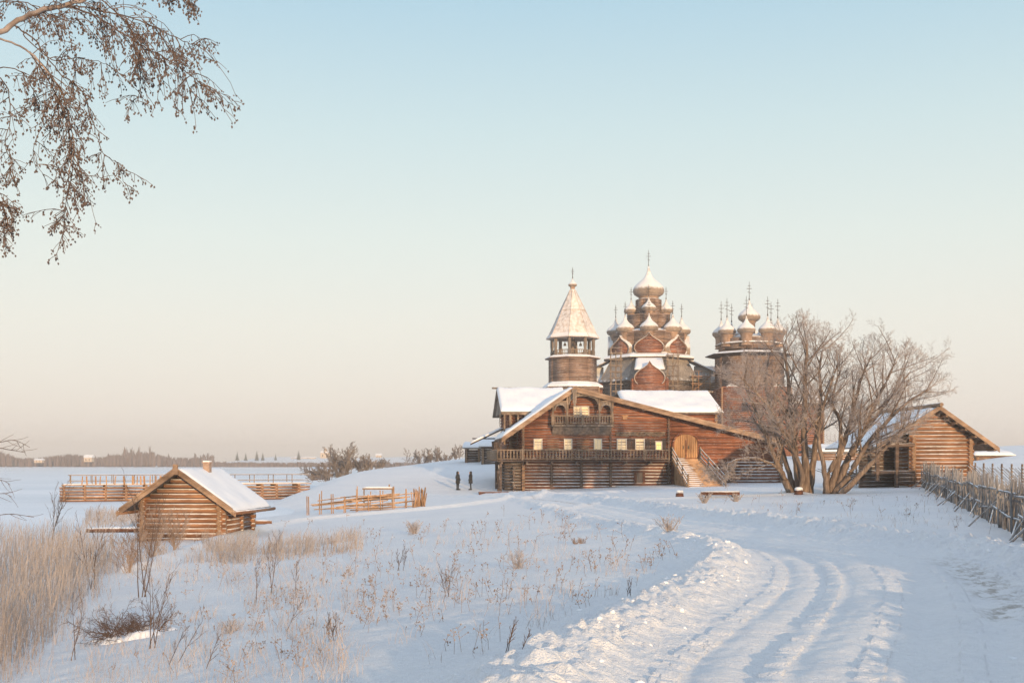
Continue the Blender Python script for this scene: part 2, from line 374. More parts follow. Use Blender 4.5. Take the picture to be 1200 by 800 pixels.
# ------------------------------------------------------------------ log building helpers
def logwall_u(mb, ext, v, z0, z1, d=.26, over=.0, rnd=random.Random(1), end=True):
    """horizontal round logs along local x at depth v; ext(z) -> (x0, x1) or None"""
    z = z0 + d / 2
    while z < z1:
        e = ext(z)
        if e and e[1] - e[0] > .2:
            r = d / 2 * rnd.uniform(.93, 1.12); k = max(2, int((e[1] - e[0]) / 4) + 1)
            xs = [e[0] - over + (e[1] - e[0] + 2 * over) * i / k for i in range(k + 1)]
            mb.tube([(x, v + rnd.uniform(-.015, .015), z + rnd.uniform(-.01, .01)) for x in xs], [r * rnd.uniform(.95, 1.03) for _ in xs], 8, True, 0, 1 if end else None)
        z += d
def logwall_v(mb, u, v0, v1, z0, z1, d=.26, over=.0, rnd=random.Random(2)):
    z = z0
    while z < z1:
        r = d / 2 * rnd.uniform(1.0, 1.1)
        mb.tube([(u, v0 - over, z), (u, (v0 + v1) / 2, z + .01), (u, v1 + over, z)], r, 8, True, 0, 1)
        z += d
def corner_ends(mb, u, v, z0, z1, d=.26, l=.3, rnd=random.Random(3)):
    """stack of log ends sticking out of a facade at u"""
    z = z0
    while z < z1:
        mb.tube([(u, v - l * rnd.uniform(.7, 1.1), z), (u, v + .3, z)], d / 2 * rnd.uniform(.85, 1.0), 8, True, 0, 1); z += d
def railing(mb, p, q, h=.95, step=.28, post=2.2, z_off=0., bal=.05, n=4):
    p, q = Vector(p), Vector(q); L = (q - p).length; ang = math.atan2(q.y - p.y, q.x - p.x)
    mb.tube([p + Vector((0, 0, h)), q + Vector((0, 0, h))], .065, 6); mb.tube([p + Vector((0, 0, .12)), q + Vector((0, 0, .12))], .05, 6)
    k = max(2, round(L / post))
    for i in range(k + 1):
        c = p.lerp(q, i / k); mb.box((c.x, c.y, c.z + h / 2 + .05), (.12, .12, h + .1), ang)
    k = max(2, round(L / step))
    for i in range(1, k):
        c = p.lerp(q, i / k)
        mb.lathe((c.x, c.y, c.z + .12), [(bal * .6, 0), (bal, (h - .12) * .3), (bal * .5, (h - .12) * .5), (bal, (h - .12) * .7), (bal * .6, h - .12)], n)
def window(parent, u, v, z0, w, h, lit=False, arched=False, frame='white_paint', fw=.09, bars=(2, 2), deep=.12):
    f = MB(); fd = v - deep
    f.box((u, fd, z0 - fw / 2), (w + 2 * fw, .12, fw)); f.box((u, fd, z0 + h + fw / 2), (w + 2 * fw, .12, fw))
    f.box((u - w / 2 - fw / 2, fd, z0 + h / 2), (fw, .12, h)); f.box((u + w / 2 + fw / 2, fd, z0 + h / 2), (fw, .12, h))
    for i in range(1, bars[0]): f.box((u - w / 2 + w * i / bars[0], fd + .01, z0 + h / 2), (.05, .03, h))
    for i in range(1, bars[1]): f.box((u, fd + .012, z0 + h * i / bars[1]), (w, .025, .035))
    o = f.build('window', frame, parent)
    q = MB(); q.box((u, fd + .045, z0 + h / 2), (w, .02, h)); q.build('pane', 'lit' if lit else 'curtain_glow', o)
    return o
def slab(mb, a, b_, c, d, th):
    """quad a,b,c,d (3d, wound so its normal looks up) thickened straight up by th"""
    n = [a, b_, c, d]; vs = n + [(p[0], p[1], p[2] + th) for p in n]
    mb.poly(vs, [(3, 2, 1, 0), (4, 5, 6, 7), (0, 1, 5, 4), (1, 2, 6, 5), (2, 3, 7, 6), (3, 0, 4, 7)])
def snow_slab(mb, a, b_, c, d, th, rnd, nu=24, nv=8, drop=.06):
    """snow lying on a sloping quad, rounded at its edges and uneven"""
    A, B, C, D_ = Vector(a), Vector(b_), Vector(c), Vector(d); top = []; ph = rnd.uniform(0, 90)
    for j in range(nv + 1):
        for i in range(nu + 1):
            s, t = i / nu, j / nv; p = A.lerp(B, s).lerp(D_.lerp(C, s), t)
            e = min(1, min(s * nu, (nu - i)) / 1.2, min(t * nv, nv - j) / .9 + .001)
            hgt = th * (.25 + .75 * math.sqrt(max(0, e))) * (1 + .18 * math.sin(p.x * 1.7 + ph) * math.sin(p.y * 2.3 + ph) + rnd.uniform(-.08, .08))
            top.append((p.x, p.y, p.z + max(hgt, .02)))
    n = len(top); bot = []
    for j in range(nv + 1):
        for i in range(nu + 1):
            s, t = i / nu, j / nv; p = A.lerp(B, s).lerp(D_.lerp(C, s), t); bot.append((p.x, p.y, p.z))
    fs = []; w = nu + 1
    for j in range(nv):
        for i in range(nu):
            k = j * w + i; fs.append((k, k + 1, k + w + 1, k + w)); fs.append((n + k, n + k + w, n + k + w + 1, n + k + 1))
    for i in range(nu):
        fs.append((n + i, n + i + 1, i + 1, i)); k = nv * w + i; fs.append((k, k + 1, n + k + 1, n + k))
    for j in range(nv):
        k = j * w; fs.append((k, k + w, n + k + w, n + k)); k = j * w + nu; fs.append((n + k, n + k + w, k + w, k))
    mb.poly(top + bot, fs)
def cross(mb, x, y, z, h, r=.05):
    mb.tube([(x, y, z), (x, y, z + h)], [r * 1.3, r * .8], 5)
    mb.box((x, y, z + h * .62), (h * .28, r * 1.6, r * 1.8)); mb.box((x, y, z + h * .78), (h * .15, r * 1.6, r * 1.6))
    mb.box((x, y, z + h * .42), (h * .18, r * 1.6, r * 1.6), mat=Matrix.Rotation(.35, 3, 'Y'))
    mb.tube([(x, y, z - .02), (x, y, z + h * .1)], r * 2.4, 6)
ONION = [(.56, 0), (.76, .07), (.91, .17), (.985, .30), (1.0, .42), (.985, .54), (.92, .67), (.79, .82), (.62, .97), (.45, 1.10), (.31, 1.25), (.21, 1.42), (.13, 1.60), (.075, 1.80), (.03, 2.02)]
def dome(parent, x, y, zb, Rm, drum_r, drum_z, cross_h, name='dome', n=20, hs=1.):
    """onion dome > drum, cross; zb is the foot of the bulb"""
    d = MB(); d.lathe((x, y, zb), [(r * Rm, z * Rm * hs) for r, z in ONION], n)
    o = d.build(name, 'shingle', parent, True)
    k = MB(); k.lathe((x, y, drum_z), [(drum_r * 1.12, 0), (drum_r * 1.02, .15), (drum_r, .2), (drum_r, zb - drum_z - .25), (drum_r * 1.12, zb - drum_z - .12), (drum_r * 1.2, zb - drum_z + .05)], 14)
    k.build('drum', 'shingle_drum', o, True)
    c = MB(); cross(c, x, y, zb + 1.95 * Rm * hs, cross_h, .042); c.build('cross', 'iron', o)
    return o
BOCHKA = [(.80, 0), (.93, .14), (1.0, .34), (.97, .56), (.84, .78), (.62, .98), (.38, 1.14), (.18, 1.30), (.06, 1.47), (0, 1.62)]
def bochka(parent, x, y, z, w, depth, ang, hs=1., wall='log_red', name='barrel_gable'):
    """keel-shaped barrel gable: onion outline in front, shingled barrel running back. ang: outward direction"""
    out = [(px_ * w, pz * w * hs) for px_, pz in BOCHKA]; prof = [(-a, b_) for a, b_ in out] + [(a, b_) for a, b_ in out[::-1][1:]]
    ox, oy = math.cos(ang), math.sin(ang); tx, ty = -oy, ox
    rf = MB(); k = len(prof); inner = [(a * .93, b_ * .96) for a, b_ in prof]
    def P3(a, b_, s): return (x + tx * a + ox * s, y + ty * a + oy * s, z + b_)
    vs = [P3(a, b_, .12) for a, b_ in prof] + [P3(a, b_, -depth) for a, b_ in prof] + [P3(a, b_, .12) for a, b_ in inner] + [P3(a, b_, -.2) for a, b_ in inner]
    fs = []
    for i in range(k - 1):
        fs.append((i, i + k, i + k + 1, i + 1)); fs.append((i, i + 1, 2*k + i + 1, 2*k + i)); fs.append((2*k + i, 2*k + i + 1, 3*k + i + 1, 3*k + i))
    rf.poly(vs, fs); o = rf.build(name, 'shingle', parent, True)
    wl = MB(); n = len(inner)
    wl.poly([P3(a, b_, -.15) for a, b_ in inner], [tuple(range(n))])
    zz = .12
    while zz < 1.45 * w * hs:
        hw = np.interp(zz, [b_ for a, b_ in out], [a for a, b_ in out]) * .9
        if hw > .15: wl.tube([P3(-hw, zz, -.16), P3(hw, zz, -.16)], .13, 6)
        zz += .25
    wl.build('gable_wall', wall, o, True)
    return o

# ================================================================== the manor: large log house
T5 = R(5); HO = Vector((1.024, 105.0, 0)); HB = -2.7
HA = Vector((math.cos(T5), math.sin(T5))); HBk = Vector((-math.sin(T5), math.cos(T5)))
def F(px, py, v=0.):
    """picture point on the facade-parallel plane at local depth v -> local x, z"""
    t = (px - CX) / FPX; ox, oy = HO.x + HBk.x * v, HO.y + HBk.y * v
    s = (t * oy - ox) / (HA.x - t * HA.y); Yd = oy + s * HA.y
    return s, -(py - HY) * Yd / FPX - HB
house = empty('log_house', (HO.x, HO.y, HB), T5, 'large dark red log house with carved balcony and snowy roof, arched gate at its right', 'house')
rnd = random.Random(7)
RV = -1.3
eL, eA, eR = F(589, 512, RV), F(673, 453.5, RV), F(921, 517, RV)
def roof_under(u):
    if u < eA[0]: z = eL[1] + (eA[1] - eL[1]) * (u - eL[0]) / (eA[0] - eL[0])
    else: z = eA[1] + (eR[1] - eA[1]) * (u - eA[0]) / (eR[0] - eA[0])
    return z - .25
uR = F(914, 540)[0]
zdeck = F(680, 539)[1]
def roof_ext(z, umin, umax):
    z = z + .12
    if z > roof_under(eA[0]): return None
    a = eL[0] + (z + .25 - eL[1]) / (eA[1] - eL[1]) * (eA[0] - eL[0]); b_ = eR[0] + (z + .25 - eR[1]) / (eA[1] - eR[1]) * (eA[0] - eR[0])
    return max(a, umin), min(b_, umax)
uGate = F(786, 520)[0]
w = MB(); logwall_u(w, lambda z: roof_ext(z, 0, uGate), 0, zdeck + .05, 10, .25); logwall_u(w, lambda z: roof_ext(z, uGate, uR), .12, zdeck + .05, 10, .25)
logwall_v(w, 0, 0, 14, zdeck, roof_under(0.4), .25, .3)
w.poly([(0.05, .05, 0), (uR, .05, 0), (uR, .05, roof_under(uR)), (eA[0], .05, roof_under(eA[0])), (0.05, .05, roof_under(0))], [(0, 1, 2, 3, 4)])
w.build('upper_wall', ['log_red', 'end'], house, True)
w = MB(); uSt = F(786, 560)[0]; uLR = F(852, 560)[0]
logwall_u(w, lambda z: (0, uSt), 0, -.5, zdeck - .05, .29, .0); logwall_u(w, lambda z: (uLR, uR), -.25, -.3, zdeck - .15, .29, .1)
logwall_u(w, lambda z: (uSt, uLR), .3, -.3, zdeck, .29)
logwall_v(w, 0, 0, 14, -.4, zdeck, .29, .3); logwall_v(w, uR, -.25, 14, -.4, roof_under(uR), .29, .25)
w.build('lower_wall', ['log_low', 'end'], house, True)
for ca in [(F(px, 560)[0], 0, -.3, zdeck - .05, .29, .32) for px in (646, 681, 715)] + [(F(px, 560)[0], 0, zdeck + .1, roof_under(F(px, 500)[0]) - .1, .25, .35) for px in (715, 783)] + [
        (F(783, 560)[0], 0, -.3, zdeck, .29, .35), (F(854, 560)[0], -.25, -.3, zdeck - .2, .29, .3), (uR, 0, -.3, roof_under(uR) - .2, .27, .4), (0, 0, -.4, roof_under(0.3), .27, .4)]:
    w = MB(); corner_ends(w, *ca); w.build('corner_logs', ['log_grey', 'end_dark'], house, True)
for k in range(6):        # cross-laid log piers under the side gallery
    w = MB()
    for zz in range(12): w.tube([(-1.7, .1 + k * 2.4, -.2 + zz * .28), (.2, .1 + k * 2.4, -.2 + zz * .28)], .12, 7, True, 0, 1)
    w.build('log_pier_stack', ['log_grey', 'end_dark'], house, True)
w = MB()
for zz in range(8): w.tube([(-.9 + rnd.uniform(-.05, .05), -1.0, -.2 + zz * .36), (-.9, 1.0, -.2 + zz * .36)], .12, 7, True, 0, 1)
w.build('bracket_logs', ['log_grey', 'end_dark'], house, True)
# roof: slabs, boards, snow
rf = MB(); BK = 9.0
def rp(u, v, dz=0.):
    return (u, v, roof_under(u) + dz)
slab(rf, rp(eL[0], RV), rp(eA[0], RV), rp(eA[0], BK), rp(eL[0], BK), .22); slab(rf, rp(eA[0], RV), rp(eR[0], RV), rp(eR[0], BK), rp(eA[0], BK), .22)
roof = rf.build('roof', 'plank_grey', house)
fb = MB()
for (ua, ub) in ((eL[0] - .1, eA[0]), (eA[0], eR[0] + .1)):
    for k, (dz, th_, dv) in enumerate(((-.17, .30, -.07), (.13, .16, -.13))):
        A, B = rp(ua, RV + dv, dz), rp(ub, RV + dv, dz)
        fb.extrude([A, B, (B[0], B[1], B[2] + th_), (A[0], A[1], A[2] + th_)], (0, .06 + .05 * k, 0))
for k in range(7):  # purlin ends under the overhang
    for u in (eL[0] + .9 + k * (eA[0] - eL[0] - 1) / 6.5,): fb.tube([(u, RV + .1, roof_under(u) - .12), (u, .2, roof_under(u) - .12)], .11, 7)
    u = eA[0] + .8 + k * (eR[0] - eA[0] - 1) / 6.5; fb.tube([(u, RV + .1, roof_under(u) - .12), (u, .2, roof_under(u) - .12)], .11, 7)
fb.build('barge_board', 'fascia', roof, False)
sn = MB(); snow_slab(sn, rp(eL[0], RV + .05, .22), rp(eA[0] - .02, RV + .05, .22), rp(eA[0] - .02, BK, .22), rp(eL[0], BK, .22), .30, rnd, 30, 14)
snow_slab(sn, rp(eA[0] + .02, RV + .35, .22), rp(eR[0] - .1, RV + .35, .22), rp(eR[0] - .1, BK, .22), rp(eA[0] + .02, BK, .22), .10, rnd, 40, 14)
sn.build('snow_cover', 'snow', roof, True)
# rear cross wing
wv0, wvr = 4.6, 9.5; zr = F(620, 457, wvr)[1]; ze = F(620, 484, wv0 - .8)[1]
for wing, (pxa, pxb) in enumerate(((584, 664), (728, 838))):
 uW0, uW1 = F(pxa, 470, 7)[0], F(pxb, 470, 7)[0]; zr -= .25 * wing
 w = MB(); logwall_u(w, lambda z: (uW0 + 1.0, uW1 - .6), wv0, 0, ze + .2, .3); logwall_v(w, uW0 + 1.0, wv0, 15, 0, ze + .2, .3, .3); logwall_v(w, uW1 - .6, wv0, 15, 0, ze + .2, .3, .3)
 w.build('rear_wing_wall', ['log_red', 'end'], house, True)
 w = MB(); u0 = uW0 + .35
 for u in ((u0, u0 + .55, u0 + 1.3, u0 + 2.0) if wing == 0 else ()): w.box((u, wv0 - .75, (ze + zdeck) / 2 + .8), (.16, .16, (ze - zdeck) - 1.4))
 w.box((u0 + 1.3, wv0 - .75, ze - .05), (3.2, .2, .18)); (w.build('rear_gallery_posts', 'rail', house) if wing == 0 else None)
 rf = MB(); slab(rf, (uW0, wv0 - .8, ze), (uW1, wv0 - .8, ze), (uW1, wvr, zr), (uW0, wvr, zr), .16); slab(rf, (uW0, wvr, zr), (uW1, wvr, zr), (uW1, 2 * wvr - wv0 + .8, ze), (uW0, 2 * wvr - wv0 + .8, ze), .16)
 for uu in (uW0 + .25, uW1 - .5): rf.extrude([(uu, wv0, ze + .1), (uu, 2 * wvr - wv0, ze + .1), (uu, wvr, zr - .03)], (.15, 0, 0))
 rf.box(((uW0 + uW1) / 2, wvr, zr + .18), (uW1 - uW0 + .9, .22, .16))
 rr_ = rf.build('rear_roof', 'plank_grey', house)
 for uu in ((uW0 - .1,) if wing == 0 else ()):
     q = MB(); q.box((uu, wv0 - .9, ze - .5), (.06, .5, .9)); q.box((uu, wv0 - .9, ze - 1.1), (.05, .2, .5)); q.build('carved_board', 'plank_grey', rr_)
 sn = MB(); snow_slab(sn, (uW0 + .05, wv0 - .75, ze + .16), (uW1 - .05, wv0 - .75, ze + .16), (uW1 - .05, wvr - .05, zr + .16), (uW0 + .05, wvr - .05, zr + .16), .30, rnd, 60, 12)
 sn.build('snow_cover', 'snow', rr_, True)
# front gallery (deck, railing) wrapping the left side
gl = MB(); uGL, uGR = F(583, 539, -1.15)[0], F(784, 539, -1.15)[0]
gl.box(((uGL + uGR) / 2, -.62, zdeck - .08), (uGR - uGL, 1.2, .12)); gl.box((uGL + .75, 6.5, zdeck - .083), (1.5, 13.1, .12))
k = 0; u = uGL + .4
while u < uGR:
    gl.tube([(u, -1.25, zdeck - .25), (u, .2, zdeck - .25)], .11, 7, True, 0, 1); u += 2.3
gal = gl.build('gallery_deck', ['log_grey', 'end_dark'], house)
rl = MB(); railing(rl, (uGL, -1.18, zdeck), (uGR, -1.18, zdeck), .92, .30, 2.3, bal=.075); railing(rl, (uGL, -1.18, zdeck), (uGL, 12.9, zdeck), .92, .3, 2.3, bal=.075)
rl.build('railing', 'rail', gal)
for v in (-1.0, 1.5, 4, 6.5, 9):
    ps = MB(); ps.lathe((uGL + .3, v, zdeck), [(.1, 0), (.13, .7), (.09, 1.3), (.13, 1.9), (.1, max(.5, roof_under(uGL + .3) - zdeck + .1))], 8); ps.build('gallery_post', 'log_grey', house)
for v in (-1.0, 1.8, 4.6):
    ps = MB(); ps.box((uGL + .3, v, zdeck / 2 - .15), (.2, .2, zdeck + .1)); ps.build('support_post', 'log_grey', house)
ps = MB()
for s in (-1, 1): ps.tube([(uGL + .3, -.8, zdeck / 2 + s * 1.1), (uGL + .3, 1.6, zdeck / 2 - s * 1.1)], .07, 6)
ps.build('cross_brace', 'log_grey', house)
# side stair canopy behind the gallery
cn = MB(); slab(cn, (-4.3, 10.3, F(566, 521, 10)[1]), (-1.0, 10.3, F(592, 503, 10)[1]), (-1.0, 11.5, F(592, 503, 10)[1]), (-4.3, 11.5, F(566, 521, 10)[1]), .14)
cn.box((-2.5, 11.3, F(592, 503, 10)[1] - .9), (3.2, .12, .12))
c_ = cn.build('stair_canopy', 'dark_wood', house)
sn = MB(); snow_slab(sn, (-4.3, 10.3, F(566, 521, 10)[1] + .14), (-1.0, 10.3, F(592, 503, 10)[1] + .14), (-1.0, 11.5, F(592, 503, 10)[1] + .14), (-4.3, 11.5, F(566, 521, 10)[1] + .14), .22, rnd, 10, 6); sn.build('snow_cover', 'snow', c_, True)
# windows of the main row
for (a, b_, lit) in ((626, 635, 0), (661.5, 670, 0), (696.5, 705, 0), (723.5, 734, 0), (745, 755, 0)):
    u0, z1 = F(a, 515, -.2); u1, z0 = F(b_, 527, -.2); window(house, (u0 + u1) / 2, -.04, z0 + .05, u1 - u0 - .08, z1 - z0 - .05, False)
u0, z1 = F(769.5, 519, -.2); u1, z0 = F(774.5, 527, -.2); window(house, (u0 + u1) / 2, -.04, z0 + .05, u1 - u0, z1 - z0, True, bars=(2, 2), fw=.12)
for (a, b_) in ((735.5, 740), (740.5, 744), (756.5, 762), (763, 767.5), (776, 781)):  # board shutters beside the windows
    u0, z1 = F(a, 514, -.2); u1, z0 = F(b_, 527.5, -.2); q = MB()
    for i in range(3): q.box((u0 + (i + .5) * (u1 - u0) / 3, -.16, (z0 + z1) / 2), ((u1 - u0) / 3 - .015, .06, z1 - z0))
    q.build('shutter', 'log_grey', house)
q = MB(); ua, ub = F(722, 508)[0], F(778, 508)[0]; zc = F(750, 511)[1]
for i in range(46):
    u = ua + (ub - ua) * i / 45; q.box((u, -.22, zc + .16 + .11 * math.sin(i * .82) * math.sin(i * .41)), (.075, .06, .30))
q.box(((ua + ub) / 2, -.17, zc + .38), (ub - ua + .2, .2, .07)); q.build('carved_cornice', 'rail', house)
for (px0, px1) in ((641, 655), (676, 690)):   # flat boarded bays between windows, with snow on ledges
    q = MB(); ua, ub = F(px0, 520)[0], F(px1, 520)[0]
    for i in range(5): zz = F(650, 516)[1] - i * .23; q.box(((ua + ub) / 2, -.17, zz), (ub - ua, .09, .08))
    q.build('ledge_boards', 'rail', house)
# door in the lower wall
ua, ub = F(745.5, 560)[0], F(752.5, 560)[0]; z0, z1 = F(749, 565)[1], F(749, 553.5)[1]
q = MB()
for i in range(4): q.box((ua + (i + .5) * (ub - ua) / 4, -.19, (z0 + z1) / 2), ((ub - ua) / 4 - .015, .06, z1 - z0))
dr = q.build('door', 'plank_grey', house)
q = MB(); q.box((ua - .12, -.2, (z0 + z1) / 2), (.22, .16, z1 - z0 + .1)); q.box((ub + .12, -.2, (z0 + z1) / 2), (.22, .16, z1 - z0 + .1)); q.box(((ua + ub) / 2, -.2, z1 + .12), (ub - ua + .7, .18, .16)); q.build('door_frame', 'log_low', dr)
# small vent window high on the right
u, z = F(732, 489.5); q = MB(); q.box((u, -.14, z), (.42, .08, .3)); q.box((u, -.16, z + .2), (.6, .12, .08)); q.build('vent_hatch', 'rail_sun', house)
# carved upper balcony
bal = MB(); bv = -1.05
b0, b1 = F(647, 496, bv)[0], F(718.5, 496, bv)[0]; zb = F(680, 497.5, bv)[1]; ztop = F(680, 487, bv)[1]
bal.box(((b0 + b1) / 2, bv / 2 - .1, zb - .08), (b1 - b0 + .1, 1.15, .16)); bal.extrude([(b0 + .1, -.14, zb - .9), (b0 + .1, -1.02, zb - .2), (b0 + .1, -.14, zb - .2)], (b1 - b0 - .2, 0, 0))
bo = bal.build('balcony', 'plank_grey', house)
rl = MB(); railing(rl, (b0, bv, zb), (b1, bv, zb), ztop - zb, .25, 3.2, bal=.07); rl.build('railing', 'rail', bo)
def arch_panel(px0, px1, pytop, pyspring, outer, name='arch'):
    """boarded screen with an arched opening; outer(u) gives its upper edge"""
    ua, za = F(px0, pyspring, bv); ub, _ = F(px1, pyspring, bv); zt = F((px0 + px1) / 2, pytop, bv)[1]; mid = (ua + ub) / 2; hw = (ub - ua) / 2
    N = 14; arc = [(mid - hw * math.cos(math.pi * i / N), za + (zt - za) * math.sin(math.pi * i / N)) for i in range(N + 1)]
    q = MB(); y0 = bv + .0
    for i in range(N):
        (x0, zz0), (x1, zz1) = arc[i], arc[i + 1]
        q.extrude([(x0, y0, zz0), (x1, y0, zz1), (x1, y0, max(outer(x1), zz1 + .02)), (x0, y0, max(outer(x0), zz0 + .02))], (0, .07, 0))
    for i in range(N):  # raised moulding round the arch
        (x0, zz0), (x1, zz1) = arc[i], arc[i + 1]; q.tube([(x0, y0 - .03, zz0), (x1, y0 - .03, zz1)], .06, 5)
    q.build(name, 'plank_grey', bo)
zlow = F(655, 470.5, bv)[1]
arch_panel(666.5, 701, 463.5, 474, lambda u: roof_under(u) - .02)
arch_panel(650, 663.5, 474, 481, lambda u: min(zlow, roof_under(u) - .02)); arch_panel(704, 716.5, 474, 481, lambda u: min(zlow + .05, roof_under(u) - .02))
for px in (648, 664.8, 702.5, 717.7):
    q = MB(); u = F(px, 480, bv)[0]; top = min(roof_under(u), zlow + (1.2 if 660 < px < 710 else 0.05)); q.lathe((u, bv, zb), [(.10, 0), (.12, .5), (.09, 1.1), (.12, 1.5), (.10, top - zb)], 8); q.build('balcony_post', 'rail', bo)
q = MB(); q.box((F(656, 470, bv)[0], bv, zlow + .03), (F(664, 470, bv)[0] - F(648, 470, bv)[0], .16, .1)); q.build('lintel', 'rail', bo); q = MB(); q.box((F(710, 470, bv)[0], bv, zlow + .08), (F(718, 470, bv)[0] - F(702, 470, bv)[0], .16, .1))
q.build('lintel', 'rail', bo)
q = MB(); u, zt = eA[0], roof_under(eA[0]) - .05   # carved pendant boards at the gable top
q.box((u, RV - .22, zt - .55), (.34, .05, 1.25)); q.box((u, RV - .22, zt - 1.3), (.2, .05, .3)); q.box((u, RV - .225, zt - .05), (.5, .05, .3)); q.build('pendant', 'plank_grey', roof)
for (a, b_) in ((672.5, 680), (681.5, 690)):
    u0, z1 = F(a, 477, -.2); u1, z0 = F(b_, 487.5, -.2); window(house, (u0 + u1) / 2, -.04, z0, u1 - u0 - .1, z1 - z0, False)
# arched gate
ga, gb = F(789.5, 530)[0], F(817, 530)[0]; gz0, gsp, gzt = F(803, 536.5)[1], F(803, 519)[1], F(803, 508.5)[1]
q = MB(); N = 11; mid = (ga + gb) / 2; hw = (gb - ga) / 2
for i in range(N):
    x0 = ga + (gb - ga) * i / N + .012; x1 = ga + (gb - ga) * (i + 1) / N - .012
    def top(x): return gsp + (gzt - gsp) * math.sqrt(max(0, 1 - ((x - mid) / hw) ** 2))
    q.extrude([(x0, -.16, gz0), (x1, -.16, gz0), (x1, -.16, top(x1)), (x0, -.16, top(x0))], (0, .08, 0))
gt = q.build('gate', 'plank_gold', house)
q = MB(); arc = [(ga - .08, gz0)] + [(mid - (hw + .08) * math.cos(math.pi * i / 16), gsp + (gzt - gsp + .08) * math.sin(math.pi * i / 16)) for i in range(17)] + [(gb + .08, gz0)]
q.tube([(x, -.2, z) for x, z in arc], .1, 6); q.box((mid, -.23, (gz0 + gsp) / 2), (.07, .06, gsp - gz0 + .6)); q.build('gate_frame', 'log_red', gt)
for s in (-.25, .25): q = MB(); q.box((mid + s, -.25, gz0 + 1.0), (.06, .05, .3)); q.build('handle', 'iron', gt)
# log ramp with steps and side rails
st = MB(); NS = 16; v0, v1 = -.3, -6.2; zt, zbm = gz0 - .08, -1.0 + (HB * 0)
zbm = hz(*(Vector((HO.x, HO.y)) + HA * (mid + .35) + HBk * v1)) - HB - .05
for i in range(NS):
    t = i / (NS - 1); v = v0 + (v1 - v0) * t; z = zt + (zbm - zt) * t; c = mid + .35 * t
    st.box((c, v, z - .18), (2.7 + .7 * t, abs(v1 - v0) / NS * 1.02, .36))
st.extrude([(mid - 1.2, -.3, -1.2), (mid - 1.1, -.3, zt - .4), (mid - 1.1 + .2, v1, zbm - .4)], (2.3, 0, 0))
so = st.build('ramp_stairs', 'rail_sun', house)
q = MB()
for s, w0, w1 in ((-1, 1.32, 1.62), (1, 1.32, 1.75)):
    A = Vector((mid + s * w0, v0 - .1, zt)); B = Vector((mid + .35 + s * w1, v1, zbm))
    for hh in (.95, .55, .15): q.tube([A + Vector((0, 0, hh)), B + Vector((0, 0, hh))], .06, 6)
    for i in range(4): c = A.lerp(B, i / 3); q.box((c.x, c.y, c.z + .45), (.14, .14, 1.4))
q.build('handrail', 'rail', so)
sn = MB(); 
for i in range(NS):
    t = i / (NS - 1); v = v0 + (v1 - v0) * t; z = zt + (zbm - zt) * t
    snow_slab(sn, (mid - 1.25 + .1 * t, v - .15, z), (mid + .4 * t + rnd.uniform(-.6, .3), v - .15, z), (mid + .4 * t, v + .13, z), (mid - 1.25, v + .13, z), .07, rnd, 6, 2)
sn.build('snow_cover', 'snow', so, True)
q = MB()   # plank box and dark boards by the left corner
q.box((-2.6, -1.9, -.1), (3.2, 1.2, .55)); q.build('corner_platform', 'log_low', house)

# ================================================================== bell tower
def octp(r, n=8, a0=math.pi / 8): return r
def log_oct(mb, r, z0, z1, d=.3, n=8, a0=math.pi / 8, cx=0, cy=0, sides=None):
    z = z0 + d / 2; ring = []
    for k in range(n): ring.append((cx + r * math.cos(a0 + 2*math.pi*k/n), cy + r * math.sin(a0 + 2*math.pi*k/n)))
    while z < z1:
        for k in range(n):
            if sides and k not in sides: continue
            p, q_ = ring[k], ring[(k+1) % n]; mb.tube([(p[0], p[1], z), (q_[0], q_[1], z)], d * .53, 6, True)
        z += d
BY = 180.; BX = (671 - CX) / FPX * BY; GB = hz(BX, BY) - .3
tower = empty('bell_tower', (BX, BY, GB), R(0), 'octagonal log bell tower with tall tent roof and open belfry, rising behind the log house', 'bell tower')
def tz(py): return (HY - py) * BY / FPX - GB
O8 = R(22.5 + 11)
w = MB(); logwall_u(w, lambda z: (-3.9, 3.9), -3.9, 0, tz(455), .3); logwall_v(w, -3.9, -3.9, 3.9, 0, tz(455), .3, .25); logwall_v(w, 3.9, -3.9, 3.9, 0, tz(455), .3, .25)
w.build('base_wall', ['log_tower', 'end'], tower, True)
w = MB(); log_oct(w, 3.75, tz(452), tz(420), .28, a0=O8); w.lathe((0, 0, 0), [(3.6, tz(455)), (3.6, tz(418))], 8, a0=O8); w.build('octagon_wall', 'log_tower', tower, True)
def skirt(parent, r0, r1, z0, z1, n, a0, mat='plank_grey', cx=0, cy=0, snow=.14, name='skirt_roof', seed=1):
    q = MB(); q.lathe((cx, cy, 0), [(r1 * .9, z0 - .12), (r0, z0 - .14), (r0, z0), (r1, z1)], n, a0=a0); o = q.build(name, mat, parent)
    if snow:
        s = MB(); s.lathe((cx, cy, 0), [(r0 - .1, z0 + .01), (r0 - .06, z0 + snow * .7), (r0 * .9 + r1 * .1, z0 * .9 + z1 * .1 + snow), (r1 + .02, z1 + snow * .5), (r1 - .1, z1)], n, a0=a0, cap=False); s.build('snow_cover', 'snow', o)
    return o
skirt(tower, 4.9, 3.9, tz(454.5), tz(449), 8, O8, snow=.22); skirt(tower, 4.45, 3.7, tz(420), tz(417.5), 8, O8, 'log_tower', snow=.08)
for k in range(9):
    an = O8 + k * math.pi / 4; x, y = (3.3 * math.cos(an), 3.3 * math.sin(an)) if k < 8 else (0, 0)
    w = MB(); w.lathe((x, y, tz(418)), [(.26, 0), (.28, .6), (.22, 1.1), (.28, 1.6), (.26, tz(396) - tz(418))], 8); w.build('belfry_column', 'plank_grey', tower)
w = MB(); w.lathe((0, 0, tz(418)), [(3.5, -.05), (3.5, .08)], 8, a0=O8)
